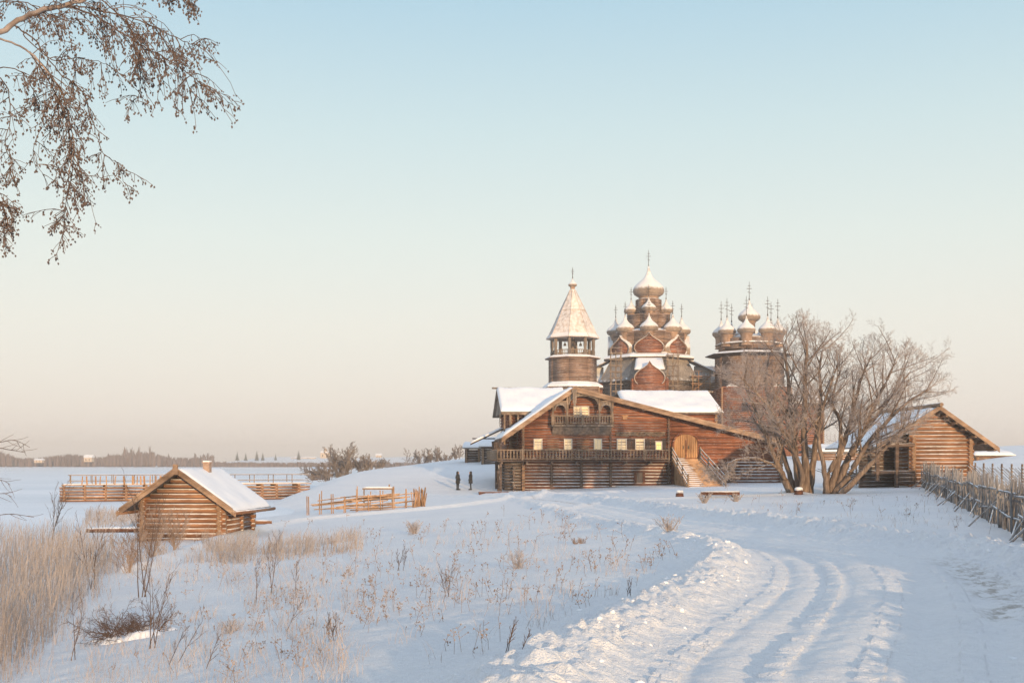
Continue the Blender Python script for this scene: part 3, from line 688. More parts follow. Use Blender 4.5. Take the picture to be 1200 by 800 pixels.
for k in range(8):
    a, b_ = O8 + k * math.pi / 4, O8 + (k + 1) * math.pi / 4
    railing(w, (3.3*math.cos(a), 3.3*math.sin(a), tz(418)), (3.3*math.cos(b_), 3.3*math.sin(b_), tz(418)), .9, .3, 3, bal=.06)
w.build('belfry_railing', 'rail', tower)
for x, y, s in ((-1.2, .4, .26), (.2, -1.2, .34), (1.3, .6, .26)): w = MB(); w.lathe((x, y, tz(402)), [(s, -.9*s*1.6), (s*.75, -.5*s), (s*.55, 0), (s*.3, .3*s), (.05, .4*s)], 12); w.tube([(x, y, tz(402)), (x, y, tz(397))], .04, 4); w.build('bell', 'iron', tower, True)
w = MB()
w.box((0, 0, tz(398)), (6, .16, .16)); w.box((0, 0, tz(398.8)), (.16, 6, .16)); w.build('bell_beam', 'plank_grey', tower)
w = MB(); w.lathe((0, 0, 0), [(3.3, tz(397)), (4.25, tz(397) - .05), (4.25, tz(397) + .06), (3.75, tz(392)), (2.0, tz(364)), (2.0, tz(364)), (.42, tz(340)), (.36, tz(339))], 8, a0=O8)
for k in range(8):   # battens on the ridges of the tent
    a = O8 + k * math.pi / 4; w.tube([(r * math.cos(a), r * math.sin(a), z) for r, z in ((4.25, tz(396.3)), (3.78, tz(392)), (2.03, tz(364)), (.45, tz(340)))], .06, 4)
w.lathe((0, 0, 0), [(2.02, tz(364.6)), (2.12, tz(364.5)), (2.1, tz(363.8)), (1.98, tz(363.6))], 8, a0=O8, cap=False)
tent = w.build('tent_roof', 'tent', tower)
dome(tower, 0, 0, tz(336), .70, .34, tz(341), 1.7)

# ================================================================== church of many domes
CY = 200.; CXw = (760 - CX) / FPX * CY; GC = hz(CXw, CY) - .3
ch = empty('domed_church', (CXw, CY, GC), R(0), 'tall wooden church with a pyramid of many onion domes, between bell tower and smaller church', 'church')
SC = CY / FPX
def cz(py): return (HY - py) * SC - GC
ROT = -math.pi / 2 - R(6)
OA = ROT + math.pi / 8
w = MB(); w.lathe((0, 0, 0), [(6.6, cz(428)), (6.5, cz(392)), (5.8, cz(390))], 8, a0=OA); log_oct(w, 6.55, cz(428), cz(392), .3, a0=OA); w.build('octagon_wall', 'log_tower', ch, True)
w = MB(); w.lathe((0, 0, 0), [(3.9, cz(392)), (3.9, cz(371))], 8, a0=OA); log_oct(w, 3.9, cz(392), cz(371), .3, a0=OA); w.build('middle_octagon', 'log_tower', ch, True)
w = MB(); w.lathe((0, 0, 0), [(2.3, cz(372)), (2.3, cz(352)), (1.7, cz(350))], 8, a0=OA); log_oct(w, 2.3, cz(372), cz(353), .3, a0=OA); w.build('upper_octagon', 'log_tower', ch, True)
skirt(ch, 3.1, 2.2, cz(371.5), cz(368.5), 8, OA); skirt(ch, 5.0, 3.8, cz(391), cz(387), 8, OA)
dome(ch, 0, 0, cz(348.5), 2.75, 1.55, cz(364), 3.0, n=28)
for k in range(4):
    a = ROT + k * math.pi / 2; dome(ch, 3.05 * math.cos(a), 3.05 * math.sin(a), cz(367.5), 1.28, .66, cz(379), 2.2)
    bochka(ch, 3.3 * math.cos(a), 3.3 * math.sin(a), cz(383), 1.15, 1.6, a, 1.0, 'shingle_drum')
for k in range(8):
    a = ROT + k * math.pi / 4; dome(ch, 5.75 * math.cos(a), 5.75 * math.sin(a), cz(393), 1.62, .88, cz(410), 2.3)
    bochka(ch, 7.0 * math.cos(a), 7.0 * math.sin(a), cz(417.5), 2.35 if k % 2 else 2.6, 3.4, a, .85)
skirt(ch, 8.4, 6.6, cz(422), cz(416.5), 8, OA, 'plank_grey', snow=.2)
w = MB(); w.lathe((0, 0, 0), [(6.7, cz(420)), (8.9, cz(446)), (9.3, cz(449)), (8.6, cz(449.5))], 8, a0=OA)
for k in range(8):
    a = OA + k * math.pi / 4; w.tube([(6.75*math.cos(a), 6.75*math.sin(a), cz(420)), (8.95*math.cos(a), 8.95*math.sin(a), cz(446))], .09, 5)
w.build('flared_skirt', 'tin', ch)
w = MB(); w.lathe((0, 0, 0), [(8.4, 0), (8.4, cz(447))], 8, a0=OA); log_oct(w, 8.4, 0, cz(448), .32, a0=OA); w.build('lower_wall', 'log_grey', ch, True)
for k in range(4):
    a = ROT + k * math.pi / 2; ox, oy = math.cos(a), math.sin(a); zt = cz(448)
    w = MB(); w.box((ox * 10.0, oy * 10.0, zt / 2), (5.2, 5.6, zt), a); 
    for j in range(int(zt / .32)):
        z = .16 + j * .32; tx, ty = -oy, ox
        for s in (-1, 1): w.tube([(ox*7 + s*tx*2.8, oy*7 + s*ty*2.8, z), (ox*12.9 + s*tx*2.8, oy*12.9 + s*ty*2.8, z)], .17, 6)
        w.tube([(ox*12.6 - tx*3.1, oy*12.6 - ty*3.1, z), (ox*12.6 + tx*3.1, oy*12.6 + ty*3.1, z)], .17, 6)
    w.build('arm_wall', 'log_red' if k != 1 else 'log_gold', ch, True)
    bochka(ch, ox * 12.9, oy * 12.9, cz(458) + .4, 2.6, 5.0, a, .92)
    q = MB(); tx, ty = -oy, ox
    def PP(s, t, z): return (ox * s + tx * t, oy * s + ty * t, z)
    slab(q, PP(12.0, -2.5, cz(440)), PP(12.0, 2.5, cz(440)), PP(7.0, 2.2, cz(424)), PP(7.0, -2.2, cz(424)), .15); o = q.build('arm_roof', 'tin', ch)
    s = MB(); snow_slab(s, PP(12.0, -2.5, cz(440) + .15), PP(12.0, 2.5, cz(440) + .15), PP(7.0, 2.2, cz(424) + .15), PP(7.0, -2.2, cz(424) + .15), .2, rnd, 12, 8); s.build('snow_cover', 'snow', o, True)
    for jj_, sx in enumerate((-2.3,)):
        pass
# scaffolding (free-standing)
def scaffold(px0, px1, py0, py1, Yd, levels, bays, label, mat='rail_sun', deep=1.2):
    x0, x1 = (px0 - CX) / FPX * Yd, (px1 - CX) / FPX * Yd; gz = hz((x0 + x1) / 2, Yd) - .1; zt = (HY - py0) * Yd / FPX - gz; zl = (HY - py1) * Yd / FPX - gz
    e = empty('scaffolding', ((x0 + x1) / 2, Yd, gz), 0, label, 'scaffolding', 'scaffolding round the domed church'); W = x1 - x0
    p = MB()
    for i in range(bays + 1):
        for y in (0, deep): p.tube([(-W/2 + W * i / bays, y, 0), (-W/2 + W * i / bays + rnd.uniform(-.05, .05), y, zt + rnd.uniform(.2, 1.2))], .05, 5)
    for l in range(levels + 1):
        z = zl + (zt - zl) * l / levels
        for y in (0, deep): p.tube([(-W/2 - .3, y - .08, z), (W/2 + .3, y - .08, z)], .04, 5); p.tube([(-W/2 - .2, y - .08, z + 1.0), (W/2 + .2, y - .08, z + .95)], .03, 5)
    p.tube([(-W/2, -.1, zl), (W/2, -.1, zt)], .05, 5); p.build('poles', mat, e)
    d = MB()
    for l in range(levels + 1):
        z = zl + (zt - zl) * l / levels; d.box((0, deep / 2, z + .1), (W + .5, deep, .05))
    d.build('deck_boards', mat, e)
scaffold(716, 728, 414, 450, 188, 5, 2, 'narrow timber scaffolding tower against the left side of the domed church', 'rail')
scaffold(783, 795, 416, 452, 188, 3, 2, 'grey pole scaffolding on the right part of the domed church', 'rail')
scaffold(812, 832, 441, 458, 194, 2, 3, 'low sunlit scaffolding between the two churches, above the snowy roof', 'plank_gold', 2.5)

# ================================================================== smaller church with a ring of domes
IY = 190.; IX = (878 - CX) / FPX * IY; GI = hz(IX, IY) - .3; SI = IY / FPX
def iz(py): return (HY - py) * SI - GI
c2 = empty('ring_domed_church', (IX, IY, GI), 0, 'smaller wooden church with ring of eight small domes, half hidden by bare trees', 'church')
IA = R(22.5 + 5)
w = MB(); logwall_u(w, lambda z: (-5.6, 5.6), -5.6, 0, iz(456), .32); logwall_v(w, -5.6, -5.6, 5.6, 0, iz(456), .32, .3); logwall_v(w, 5.6, -5.6, 5.6, 0, iz(456), .32, .3); w.box((0, 0, iz(456) / 2), (10.9, 10.9, iz(456))); w.build('base_wall', ['log_red', 'end'], c2, True)
w = MB(); log_oct(w, 5.6, iz(456), iz(418), .3, a0=IA); w.lathe((0, 0, 0), [(5.5, iz(458)), (5.5, iz(420)), (5.9, iz(413))], 8, a0=IA); w.build('octagon_wall', 'log_tower', c2, True)
skirt(c2, 6.6, 5.3, iz(457), iz(452), 4, math.pi / 4, snow=.3); 
q = MB(); q.lathe((0, 0, 0), [(5.5, iz(420)), (7.3, iz(417.5)), (7.35, iz(416.6)), (5.2, iz(413)), (5.0, iz(413))], 8, a0=IA); o = q.build('skirt_roof', 'dark_wood', c2)
q = MB(); q.lathe((0, 0, 0), [(7.2, iz(416.3)), (7.1, iz(415.6)), (5.25, iz(412.6)), (5.1, iz(413))], 8, a0=IA, cap=False); q.build('snow_cover', 'snow', o)
w = MB(); w.lathe((0, 0, 0), [(5.0, iz(411)), (5.0, iz(399)), (4.0, iz(396)), (1.6, iz(392))], 8, a0=IA); log_oct(w, 5.0, iz(411), iz(399), .3, a0=IA); w.build('upper_octagon', 'log_tower', c2, True)
skirt(c2, 5.7, 4.8, iz(404), iz(402), 8, IA, snow=.1)
dome(c2, 0, 0, iz(377), 1.85, 1.0, iz(398), 3.1, n=24)
for k in range(8):
    a = R(5) + math.pi / 8 + k * math.pi / 4; dome(c2, 4.65 * math.cos(a), 4.65 * math.sin(a), iz(394.5), 1.5, .95, iz(408), 3.2)
w = MB(); cx_ = (937 - 878) * SI; hw = 21 * SI
logwall_u(w, lambda z: (cx_ - hw, cx_ + hw), -3.4, 0, iz(474), .32); logwall_v(w, cx_ + hw, -3.4, 5, 0, iz(474), .32, .3); w.build('nave_wall', ['log_red', 'end'], c2, True)
q = MB(); slab(q, (cx_ - hw - .5, -4.1, iz(475)), (cx_ + hw + .5, -4.1, iz(475)), (cx_ + hw - .6, 1, iz(457)), (cx_ - hw, 1, iz(457)), .15); o = q.build('nave_roof', 'plank_grey', c2)
q = MB(); snow_slab(q, (cx_ - hw - .5, -4.1, iz(475) + .15), (cx_ + hw + .5, -4.1, iz(475) + .15), (cx_ + hw - .6, 1, iz(457) + .15), (cx_ - hw, 1, iz(457) + .15), .25, rnd, 14, 8); q.build('snow_cover', 'snow', o, True)
for px_ in (-1.9, 1.9): q = MB(); q.box((px_, -5.85, iz(478)), (.9, .12, 1.3)); q.build('window', 'dark_wood', c2)

# ================================================================== bath hut on the left
TH_ = R(-4); hb = MB(); HX, HYY = (213.5 - CX) / FPX * 50, 50.0; zg = -3.45
hut = empty('log_hut', (HX, HYY, zg), TH_, 'small round-log hut with snowy gable roof and brick chimney, near the lake shore', 'hut')
hw_, L_ = 1.72, 4.3; zE = -2.02 - zg; zA = -.23 - zg; ro = 2.52; vF = -.75; vB = L_ + .75
def hru(u): return zA - (zA - zE) * abs(u) / ro - .1
def hext(z):
    z += .09
    if z > hru(0): return None
    a = min(hw_, (zA - .1 - z) / (zA - zE) * ro); return -a, a
w = MB(); z = .1; d = .215; i = 0; rh = random.Random(4)
while z < hru(0) - .1:
    e = hext(z)
    for v in (0, L_):
        ov = .26 if e[1] >= hw_ - .01 else 0
        w.tube([(e[0] - ov * rh.uniform(.8, 1.1), v, z), (0, v + rh.uniform(-.02, .02), z), (e[1] + ov * rh.uniform(.8, 1.1), v, z)], d / 2 * rh.uniform(.88, 1.0), 10, True, 0, 1)
    z += d
z = .1 + d / 2
while z < hru(hw_) + .05:
    for u in (-hw_, hw_): w.tube([(u, -.26 * rh.uniform(.8, 1.1), z), (u, L_ / 2, z), (u, L_ + .26, z)], d / 2 * rh.uniform(1.02, 1.1), 10, True, 0, 1)
    z += d
z = .1 + d / 2
while z < hru(hw_): # inner partition ends showing on the right wall
    w.tube([(hw_ + .2, L_ * .62, z - d / 2), (hw_ - .3, L_ * .62, z - d / 2)], d / 2, 8, True, 0, 1); z += d
w.box((0, L_ / 2, .8), (2 * hw_ - .1, L_ - .1, 1.6))
w.build('wall', ['log_gold', 'end'], hut, True)
rf = MB()
for s in (-1, 1):
    a, b_, c, e = (0, vF, hru(0)), (s * ro, vF, hru(ro)), (s * ro, vB, hru(ro)), (0, vB, hru(0))
    slab(rf, *((a, b_, c, e) if s > 0 else (b_, a, e, c)), .07)
ro_ = rf.build('roof', 'plank_grey', hut)
q = MB()
for s in (-1, 1):
    for k, (dz, t_, dv, ex) in enumerate(((-.1, .24, -.03, 0), (.10, .09, -.09, .12))):
        A, B = (0, vF + dv, hru(0) + dz), (s * (ro + .12 - ex), vF + dv, hru(ro + .12 - ex) + dz)
        q.extrude([A, B, (B[0], B[1], B[2] + t_), (A[0], A[1], A[2] + t_)], (0, .045 + .03 * k, 0))
q.extrude([(-.13, vF - .12, hru(0) - .15), (.13, vF - .12, hru(0) - .15), (.1, vF - .12, hru(0) + .3), (-.1, vF - .12, hru(0) + .3)], (0, .09, 0))
q.build('barge_board', 'fascia', ro_)
q = MB()
snow_slab(q, (.02, vF, hru(0) + .07), (ro - .03, vF, hru(ro) + .07), (ro - .03, vB, hru(ro) + .07), (.02, vB, hru(0) + .07), .16, rnd, 18, 26)
snow_slab(q, (-ro + .03, vF, hru(ro) + .07), (-.02, vF, hru(0) + .07), (-.02, vB, hru(0) + .07), (-ro + .03, vB, hru(ro) + .07), .16, rnd, 18, 26)
q.build('snow_cover', 'snow', ro_, True)
q = MB()
for s in (-1, 1): q.tube([(s * (ro + .03), vF - .1, hru(ro) - .02), (s * (ro + .02), vB + .5, hru(ro) - .05)], .085, 8, True, 0, 1)
for v in (.3, 1.5, 2.7, 3.9): q.tube([(hw_, v, hru(hw_) - .06), (ro + .1, v, hru(ro) - .09)], .055, 6, True, 0, 1)
q.build('gutter_log', ['log_gold', 'end'], ro_, True)
q = MB(); q.box((.3, 2.4, zA + .05), (.30, .32, .44)); q.box((.3, 2.4, zA + .275), (.35, .37, .06)); chm = q.build('chimney', 'brick', ro_)
q = MB(); q.box((.3, 2.4, zA + .335), (.30, .32, .06)); q.build('snow_cap', 'snow', chm)
# ================================================================== barn on the right
BRY = 80.; BO = ((1094.4 - CX) / FPX * BRY, BRY); gzb = -1.75
barn = empty('log_barn', (BO[0], BO[1], gzb), R(3), 'golden log barn with wide gable roof and open left porch, beyond the stick fence', 'barn')
def bx(px, Yd=BRY): return (px - CX) / FPX * Yd - BO[0]
def bz(py, Yd=BRY): return (HY - py) * Yd / FPX - gzb
apz = bz(477); eLb, eRb = (bx(1019), bz(523)), (bx(1165), bz(526))
def bru(u): return apz + ((eRb[1] - apz) * u / eRb[0] if u > 0 else (eLb[1] - apz) * u / eLb[0]) - .12
uL, uRr = bx(1069), bx(1137)
def bext(z):
    z += .12
    if z > bru(0): return None
    return max(uL - (.0 if z < bz(503) else 9), -(apz - .12 - z) / (apz - eLb[1]) * abs(eLb[0])), min(uRr, (apz - .12 - z) / (apz - eRb[1]) * eRb[0])
w = MB(); rb = random.Random(5); z = -.1; d = .27; DB = 9.
while z < bru(0) - .1:
    e = bext(z)
    for v in (0, DB):
        ov = .3 if abs(e[1] - uRr) < .01 else 0
        w.tube([(e[0] - (.3 if e[0] == uL else 0), v, z), (0, v, z + rb.uniform(-.015, .015)), (e[1] + ov * rb.uniform(.7, 1.1), v, z)], d / 2 * rb.uniform(.9, 1.02), 10, True, 0, 1)
    z += d
z = 0.03
while z < bru(uRr) - .05:
    for u in (uL, uRr): w.tube([(u, -.32 * rb.uniform(.8, 1.1), z), (u, DB / 2, z), (u, DB + .3, z)], d / 2 * rb.uniform(1.02, 1.1), 8, True, 0, 1)
    z += d
w.box(((uL + uRr) / 2, DB / 2, 1.5), (uRr - uL - .1, DB - .1, 3)); w.build('wall', ['log_gold', 'end'], barn, True)
for px_ in (1025, 1048): w = MB(); w.box((bx(px_), -.3, bz(535)), (.24, .24, 4.6 if px_ > 1040 else 3.4)); w.build('porch_post', 'log_grey', barn)
w = MB()
for zz in range(13): w.tube([(bx(1022), 2.8, .1 + zz * .27), (uL, 2.8, .1 + zz * .27)], .14, 7, True, 0, 1)
w.tube([(bx(1018), -.3, bz(523)), (uL, -.3, bz(521))], .13, 8, True, 0, 1); w.tube([(bx(1019), -.3, bz(553)), (uL, -.3, bz(553))], .12, 8, True, 0, 1)
for k in range(3): w.tube([(bx(1048), -.35, bz(552.5) - .27 * k - .2), (uL, -.35, bz(552.5) - .27 * k - .2)], .125, 8, True, 0, 1)
w.build('porch_frame', ['log_grey', 'end'], barn, True)
rf = MB(); vf, vb = -1.0, DB + .8
slab(rf, (0, vf, bru(0)), (eRb[0], vf, bru(eRb[0])), (eRb[0], vb, bru(eRb[0])), (0, vb, bru(0)), .1); slab(rf, (eLb[0], vf, bru(eLb[0])), (0, vf, bru(0)), (0, vb, bru(0)), (eLb[0], vb, bru(eLb[0])), .1)
ro_ = rf.build('roof', 'plank_grey', barn)
q = MB()
for s in (-1, 1):
    e = eRb if s > 0 else eLb
    A, B = (0, vf - .05, bru(0) - .12), (e[0], vf - .05, bru(e[0]) - .12); q.extrude([A, B, (B[0], B[1], B[2] + .33), (A[0], A[1], A[2] + .33)], (0, .05, 0))
    for k in range(6):
        u = e[0] * (k + .8) / 6.2; q.tube([(u, vf + .05, bru(u) - .13), (u, .2, bru(u) - .13)], .1, 7)
q.tube([(0, vf - .3, bru(0) + .24), (0, vb, bru(0) + .24)], .14, 8)
q.build('barge_board', 'fascia', ro_)
q = MB(); snow_slab(q, (.15, vf + .02, bru(0.15) + .1), (eRb[0], vf + .02, bru(eRb[0]) + .1), (eRb[0], vb, bru(eRb[0]) + .1), (.15, vb, bru(.15) + .1), .1, rnd, 18, 16)
snow_slab(q, (eLb[0], vf + .02, bru(eLb[0]) + .1), (-.15, vf + .02, bru(-.15) + .1), (-.15, vb, bru(-.15) + .1), (eLb[0], vb, bru(eLb[0]) + .1), .2, rnd, 18, 16)
q.build('snow_cover', 'snow', ro_, True)

# ================================================================== small outlying buildings
def small_house(px0, px1, py_e, py_r, py_b, Yd, label, name='log_storehouse', wall='log_gold', depth=5., cat='storehouse', d=.3, rz=0., group=None):
    x0, x1 = (px0 - CX) / FPX * Yd, (px1 - CX) / FPX * Yd; gz = (HY - py_b) * Yd / FPX; e = empty(name, ((x0 + x1) / 2, Yd, gz), rz, label, cat, group)
    W = x1 - x0; ze_, zr_ = (HY - py_e) * Yd / FPX - gz, (HY - py_r) * Yd / FPX - gz
    w = MB(); logwall_u(w, lambda z: (-W/2 + .5, W/2 - .5), 0, -.6, ze_, d, .2); logwall_v(w, -W/2 + .5, 0, depth, -.6, ze_, d, .2); logwall_v(w, W/2 - .5, 0, depth, -.6, ze_, d, .2); w.build('wall', [wall, 'end'], e, True)
    r = MB(); slab(r, (-W/2, -.6, ze_), (W/2, -.6, ze_), (W/2, depth / 2, zr_), (-W/2, depth / 2, zr_), .1); slab(r, (-W/2, depth / 2, zr_), (W/2, depth / 2, zr_), (W/2, depth + .6, ze_), (-W/2, depth + .6, ze_), .1)
    for s in (-1, 1): r.extrude([(s * (W/2 - .45), 0, ze_ - .05), (s * (W/2 - .45), depth, ze_ - .05), (s * (W/2 - .45), depth / 2, zr_)], (.05, 0, 0))
    o = r.build('roof', 'plank_grey', e)
    s = MB(); snow_slab(s, (-W/2, -.6, ze_ + .1), (W/2, -.6, ze_ + .1), (W/2, depth / 2, zr_ + .1), (-W/2, depth / 2, zr_ + .1), .3, rnd, 16, 8); s.build('snow_cover', 'snow', o, True)
    return e
small_house(1140, 1188, 534.5, 527, 549, 128, 'low log shed under thick snow on the slope right of the barn', 'log_shed', depth=9, cat='shed')
small_house(955, 1040, 530, 522, 544, 150, 'long low log shed with snowy roof seen between tree and barn', 'log_shed', depth=8, cat='shed')
small_house(542, 566, 525.5, 520.5, 538, 142, 'small log storehouse on the hill crest left of the large house', 'log_storehouse', 'log_grey')
small_house(561, 600, 524, 514, 538, 136, 'dark roofed storehouse tucked behind the left gallery of the large house', 'log_storehouse', 'log_grey')
small_house(362, 386, 552.5, 550, 557, 165, 'tiny low log shed at the shore below the leafless thicket', 'log_shed', 'log_gold', 3, 'shed', .25)
small_house(618, 650, 541, 538, 560, 262, 'plank shed far behind', 'log_shed') if False else None

# ================================================================== pier
PY = 107.; xa, xb = (75 - CX) / FPX * 107, (362 - CX) / FPX * 116; pr = math.atan2(9, xb - xa); PL = math.hypot(xb - xa, 9)
pier = empty('log_pier', (xa, PY, -3.6), pr, 'long log crib pier with railings reaching across the frozen lake behind the hut', 'pier')
w = MB()
for side in (0, 2.4):
    for k in range(5):
        z = .12 + k * .29; x = -.2
        while x < PL: 
            l = min(5.6, PL - x); w.tube([(x - .15, side, z), (x + l / 2, side + rnd.uniform(-.04, .04), z), (x + l + .1, side, z)], .108 * rnd.uniform(.8, 1.15), 8, True, 0, 1); x += l
for i in range(int(PL / 1.85) + 1):
    x = i * 1.85 if i * 1.85 < 9 else i * 1.85 - (i % 2) * .4
    for k in range(5): w.tube([(x, -.35, .26 + k * .29), (x, 2.8, .26 + k * .29)], .11, 8, True, 0, 1)
w.build('crib', ['log_gold', 'end'], pier, True)
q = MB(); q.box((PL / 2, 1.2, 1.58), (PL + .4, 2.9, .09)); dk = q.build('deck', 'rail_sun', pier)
q = MB(); snow_slab(q, (-.1, -.2, 1.63), (PL, -.2, 1.63), (PL, 2.6, 1.63), (-.1, 2.6, 1.63), .1, rnd, 50, 4); q.build('snow_cover', 'snow', dk, True)
q = MB()
for side in (-.1, 2.5):
    q.tube([(0.4, side, 2.52), (PL, side, 2.52)], .04, 5); q.tube([(.4, side, 1.95), (PL, side, 1.95)], .03, 5); x = .6
    while x < PL:
        q.box((x, side, 2.05), (.07, .07, 1.0)); x += 1.9
q.build('railing', 'rail', pier)
x = 1.6
while x < 12.5:   # boards leaned against the railing
    wd = rnd.choice([.10, .14, .18]); q = MB(); q.box((x, -.18, 2.02), (wd, .05, .8), mat=Matrix.Rotation(rnd.uniform(-.12, .12), 3, 'Y')); q.build('board', 'plank_gold', pier); x += rnd.choice([.32, .4, .55, .8])

# ================================================================== people
def person(px, py, Yd, face, label, coat, seed):
    x = (px - CX) / FPX * Yd; z = hz(x, Yd); r = random.Random(seed); o = empty('person', (x, Yd, z), face, label, 'person')
    bd = MB()
    J = [((0, 0, .92), .15), ((0, .01, 1.15), .15), ((0, .02, 1.38), .17), ((0, 0, 1.50), .07), ((0, -.02, 1.60), .085), ((0, -.02, 1.70), .09),
         ((.09, 0, .88), .10), ((.10, -.02, .50), .075), ((.11, .02, .10), .055), ((.12, -.12, .04), .05),
         ((-.09, 0, .88), .10), ((-.10, .03, .50), .075), ((-.10, .03, .10), .055), ((-.11, -.10, .04), .05),
         ((.21, .01, 1.40), .075), ((.27, .03, 1.14), .06), ((.22, -.12, .95), .045), ((.17, -.20, .93), .04),
         ((-.21, .01, 1.40), .075), ((-.27, .03, 1.14), .06), ((-.22, -.12, .95), .045), ((-.17, -.20, .93), .04)]
    E = [(0,1),(1,2),(2,3),(3,4),(4,5),(0,6),(6,7),(7,8),(8,9),(0,10),(10,11),(11,12),(12,13),(2,14),(14,15),(15,16),(16,17),(2,18),(18,19),(19,20),(20,21)]
    me = bpy.data.meshes.new('body'); me.from_pydata([j[0] for j in J], E, []); me.materials.append(M['trousers'])
    b_ = bpy.data.objects.new('body', me); col.objects.link(b_); b_.parent = o
    sk = b_.modifiers.new('Skin', 'SKIN'); ss = b_.modifiers.new('Subd', 'SUBSURF'); ss.levels = ss.render_levels = 1
    lay = me.skin_vertices[0].data if me.skin_vertices else None
    if lay is None:
        bpy.context.view_layer.objects.active = b_; b_.select_set(True); bpy.ops.mesh.customdata_skin_add(); lay = me.skin_vertices[0].data
    for i, (p, rad) in enumerate(J): lay[i].radius = (rad, rad)
    lay[0].use_root = True
    c = MB(); c.lathe((0, 0, 0), [(.21, .62), (.235, .66), (.22, .85), (.19, 1.05), (.205, 1.25), (.215, 1.38), (.15, 1.50), (.08, 1.54)], 14)
    c.v = [(a * 1.15, b2 * .85, c2_) for a, b2, c2_ in c.v]
    for s in (-1, 1): c.tube([(s * .2, .01, 1.42), (s * .29, .03, 1.16), (s * .245, -.12, .97)], [.085, .075, .06], 8)
    c.build('coat', coat, o, True)
    h = MB(); h.lathe((0, .02, 0), [(.10, 1.50), (.125, 1.56), (.13, 1.66), (.115, 1.75), (.06, 1.80), (.01, 1.815)], 12); h.build('hood', coat, o, True)
    f = MB(); f.lathe((0, -.075, 1.64), [(.02, -.10), (.055, -.07), (.068, 0), (.058, .06), (.02, .09)], 10); f.box((0, -.145, 1.635), (.022, .03, .04)); f.build('face', 'skin', o, True)
    q = MB()
    for s, yy in ((1, -.05), (-1, -.03)): q.box((s * .11, yy, .05), (.11, .28, .12))
    q.build('boot', 'trousers', o)
person(536.5, 577, 110, R(62), 'person in dark hooded coat, facing right, left one of the pair on the snowy path', 'coat', 1)
person(551.5, 577, 110, R(-75), 'person in dark coat, facing left, nearer the log house', 'coat_b', 2)

# ================================================================== fences and small things
RF = empty('rail_fence', (gp(361, 603)[0], gp(361, 603)[1], gp(361, 603)[2]), 0, 'low fence of woven horizontal poles on the snow, right of the hut', 'fence')
A = Vector(RF.location); B = Vector(gp(490, 594)); rel = B - A
q = MB(); N = 9
for i in range(N + 1):
    c = rel * (i / N); zz = hz(A.x + c.x, A.y + c.y) - A.z
    for s in (-.08, .08): q.tube([(c.x + s * .5, c.y + s, zz - .2), (c.x + s * .5 + rnd.uniform(-.05, .05), c.y + s, zz + rnd.uniform(1.0, 1.7 if i % 3 == 1 else 1.3))], .035, 5)
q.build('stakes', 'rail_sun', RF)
q = MB()
for k in range(26):
    t0 = rnd.uniform(-.03, .6); t1 = min(1.02, t0 + rnd.uniform(.3, .5)); zz = rnd.uniform(.12, 1.05); p0, p1 = rel * t0, rel * t1
    q.tube([(p0.x, p0.y, hz(A.x + p0.x, A.y + p0.y) - A.z + zz), (p1.x, p1.y, hz(A.x + p1.x, A.y + p1.y) - A.z + zz + rnd.uniform(-.2, .2))], .04, 5)
q.build('poles', 'rail_sun', RF)
q = MB()
for k in range(30): c = rel + Vector((rnd.uniform(-.35, .45), rnd.uniform(-.2, .2), 0)); q.tube([(c.x, c.y, -.1 + rel.z * 0 + hz(A.x + rel.x, A.y + rel.y) - A.z), (c.x + rnd.uniform(-.2, .2), c.y, hz(A.x + rel.x, A.y + rel.y) - A.z + rnd.uniform(.8, 1.35))], .03, 4)
q.build('stick_bundle', 'rail_sun', RF)
gx, gy, gz_ = gp(440, 596); fr = empty('pole_frame', (gx, gy + 1.5, hz(gx, gy + 1.5)), 0, 'post and beam frame with snow on top standing behind the pole fence', 'frame')
q = MB()
for s in (-.95, .95): q.box((s, 0, .55), (.08, .08, 1.5))
q.box((0, 0, 1.3), (2.1, .22, .10)); q.box((.75, 0, 1.45), (.1, .1, .3)); q.build('posts', 'rail', fr)
q = MB(); snow_slab(q, (-1, -.11, 1.355), (1, -.11, 1.355), (1, .11, 1.355), (-1, .11, 1.355), .09, rnd, 10, 3); q.build('snow_cover', 'snow', fr, True)
# boardwalk left of the hut
x, y, z = gp(135, 624); bw = empty('boardwalk', (x, y, -3.6), 0, 'snow-dusted log landing stage left of the hut at the ice edge', 'walkway')
q = MB()
for i in range(3): q.tube([(-1.5, i * .3, .12), (1.3, i * .3 + .2, .14)], .13, 8, True, 0, 1)
q.build('logs', ['log_low', 'end'], bw, True)
# gutter log / driftwood right of hut, stumps, low bench
def log_thing(name, px, py, length, r, ang, label, cat, mat='log_low', lift=0., group=None):
    x, y, z = gp(px, py); z = hz(x, y); q = MB(); dx, dy = math.cos(ang) * length / 2, math.sin(ang) * length / 2
    q.tube([(-dx, -dy, r + lift), (-dx * .3, -dy * .3, r * 1.1 + lift), (dx, dy, r + lift)], [r, r * 1.08, r * .9], 9, True, 0, 1); o = q.build(name, [mat, 'end'], None, True, (x, y, z)); return tag(o, label, cat, group)
log_thing('fallen_log', 308, 619, .9, .11, .3, 'short pale log lying in snow by the right wall of the hut', 'log', 'log_gold')
def stump(px, py, w_, h_, label, group=None):
    x, y, z = gp(px, py); z = hz(x, y) - .05; e = empty('stump', (x, y, z), rnd.uniform(0, 1), label, 'stump', group)
    q = MB(); q.lathe((0, 0, 0), [(w_ * .56, 0), (w_ * .5, h_ * .5), (w_ * .48, h_)], 12, cap=True); q.build('block', 'log_low', e, True)
    q = MB(); q.lathe((0, 0, h_ + .003), [(w_ * .5, 0), (w_ * .46, .07), (w_ * .3, .12), (.01, .13)], 12); q.build('snow_cap', 'snow', e, True)
stump(796.5, 582, .5, .4, 'reddish cut stump alone on the snow below the ramp')
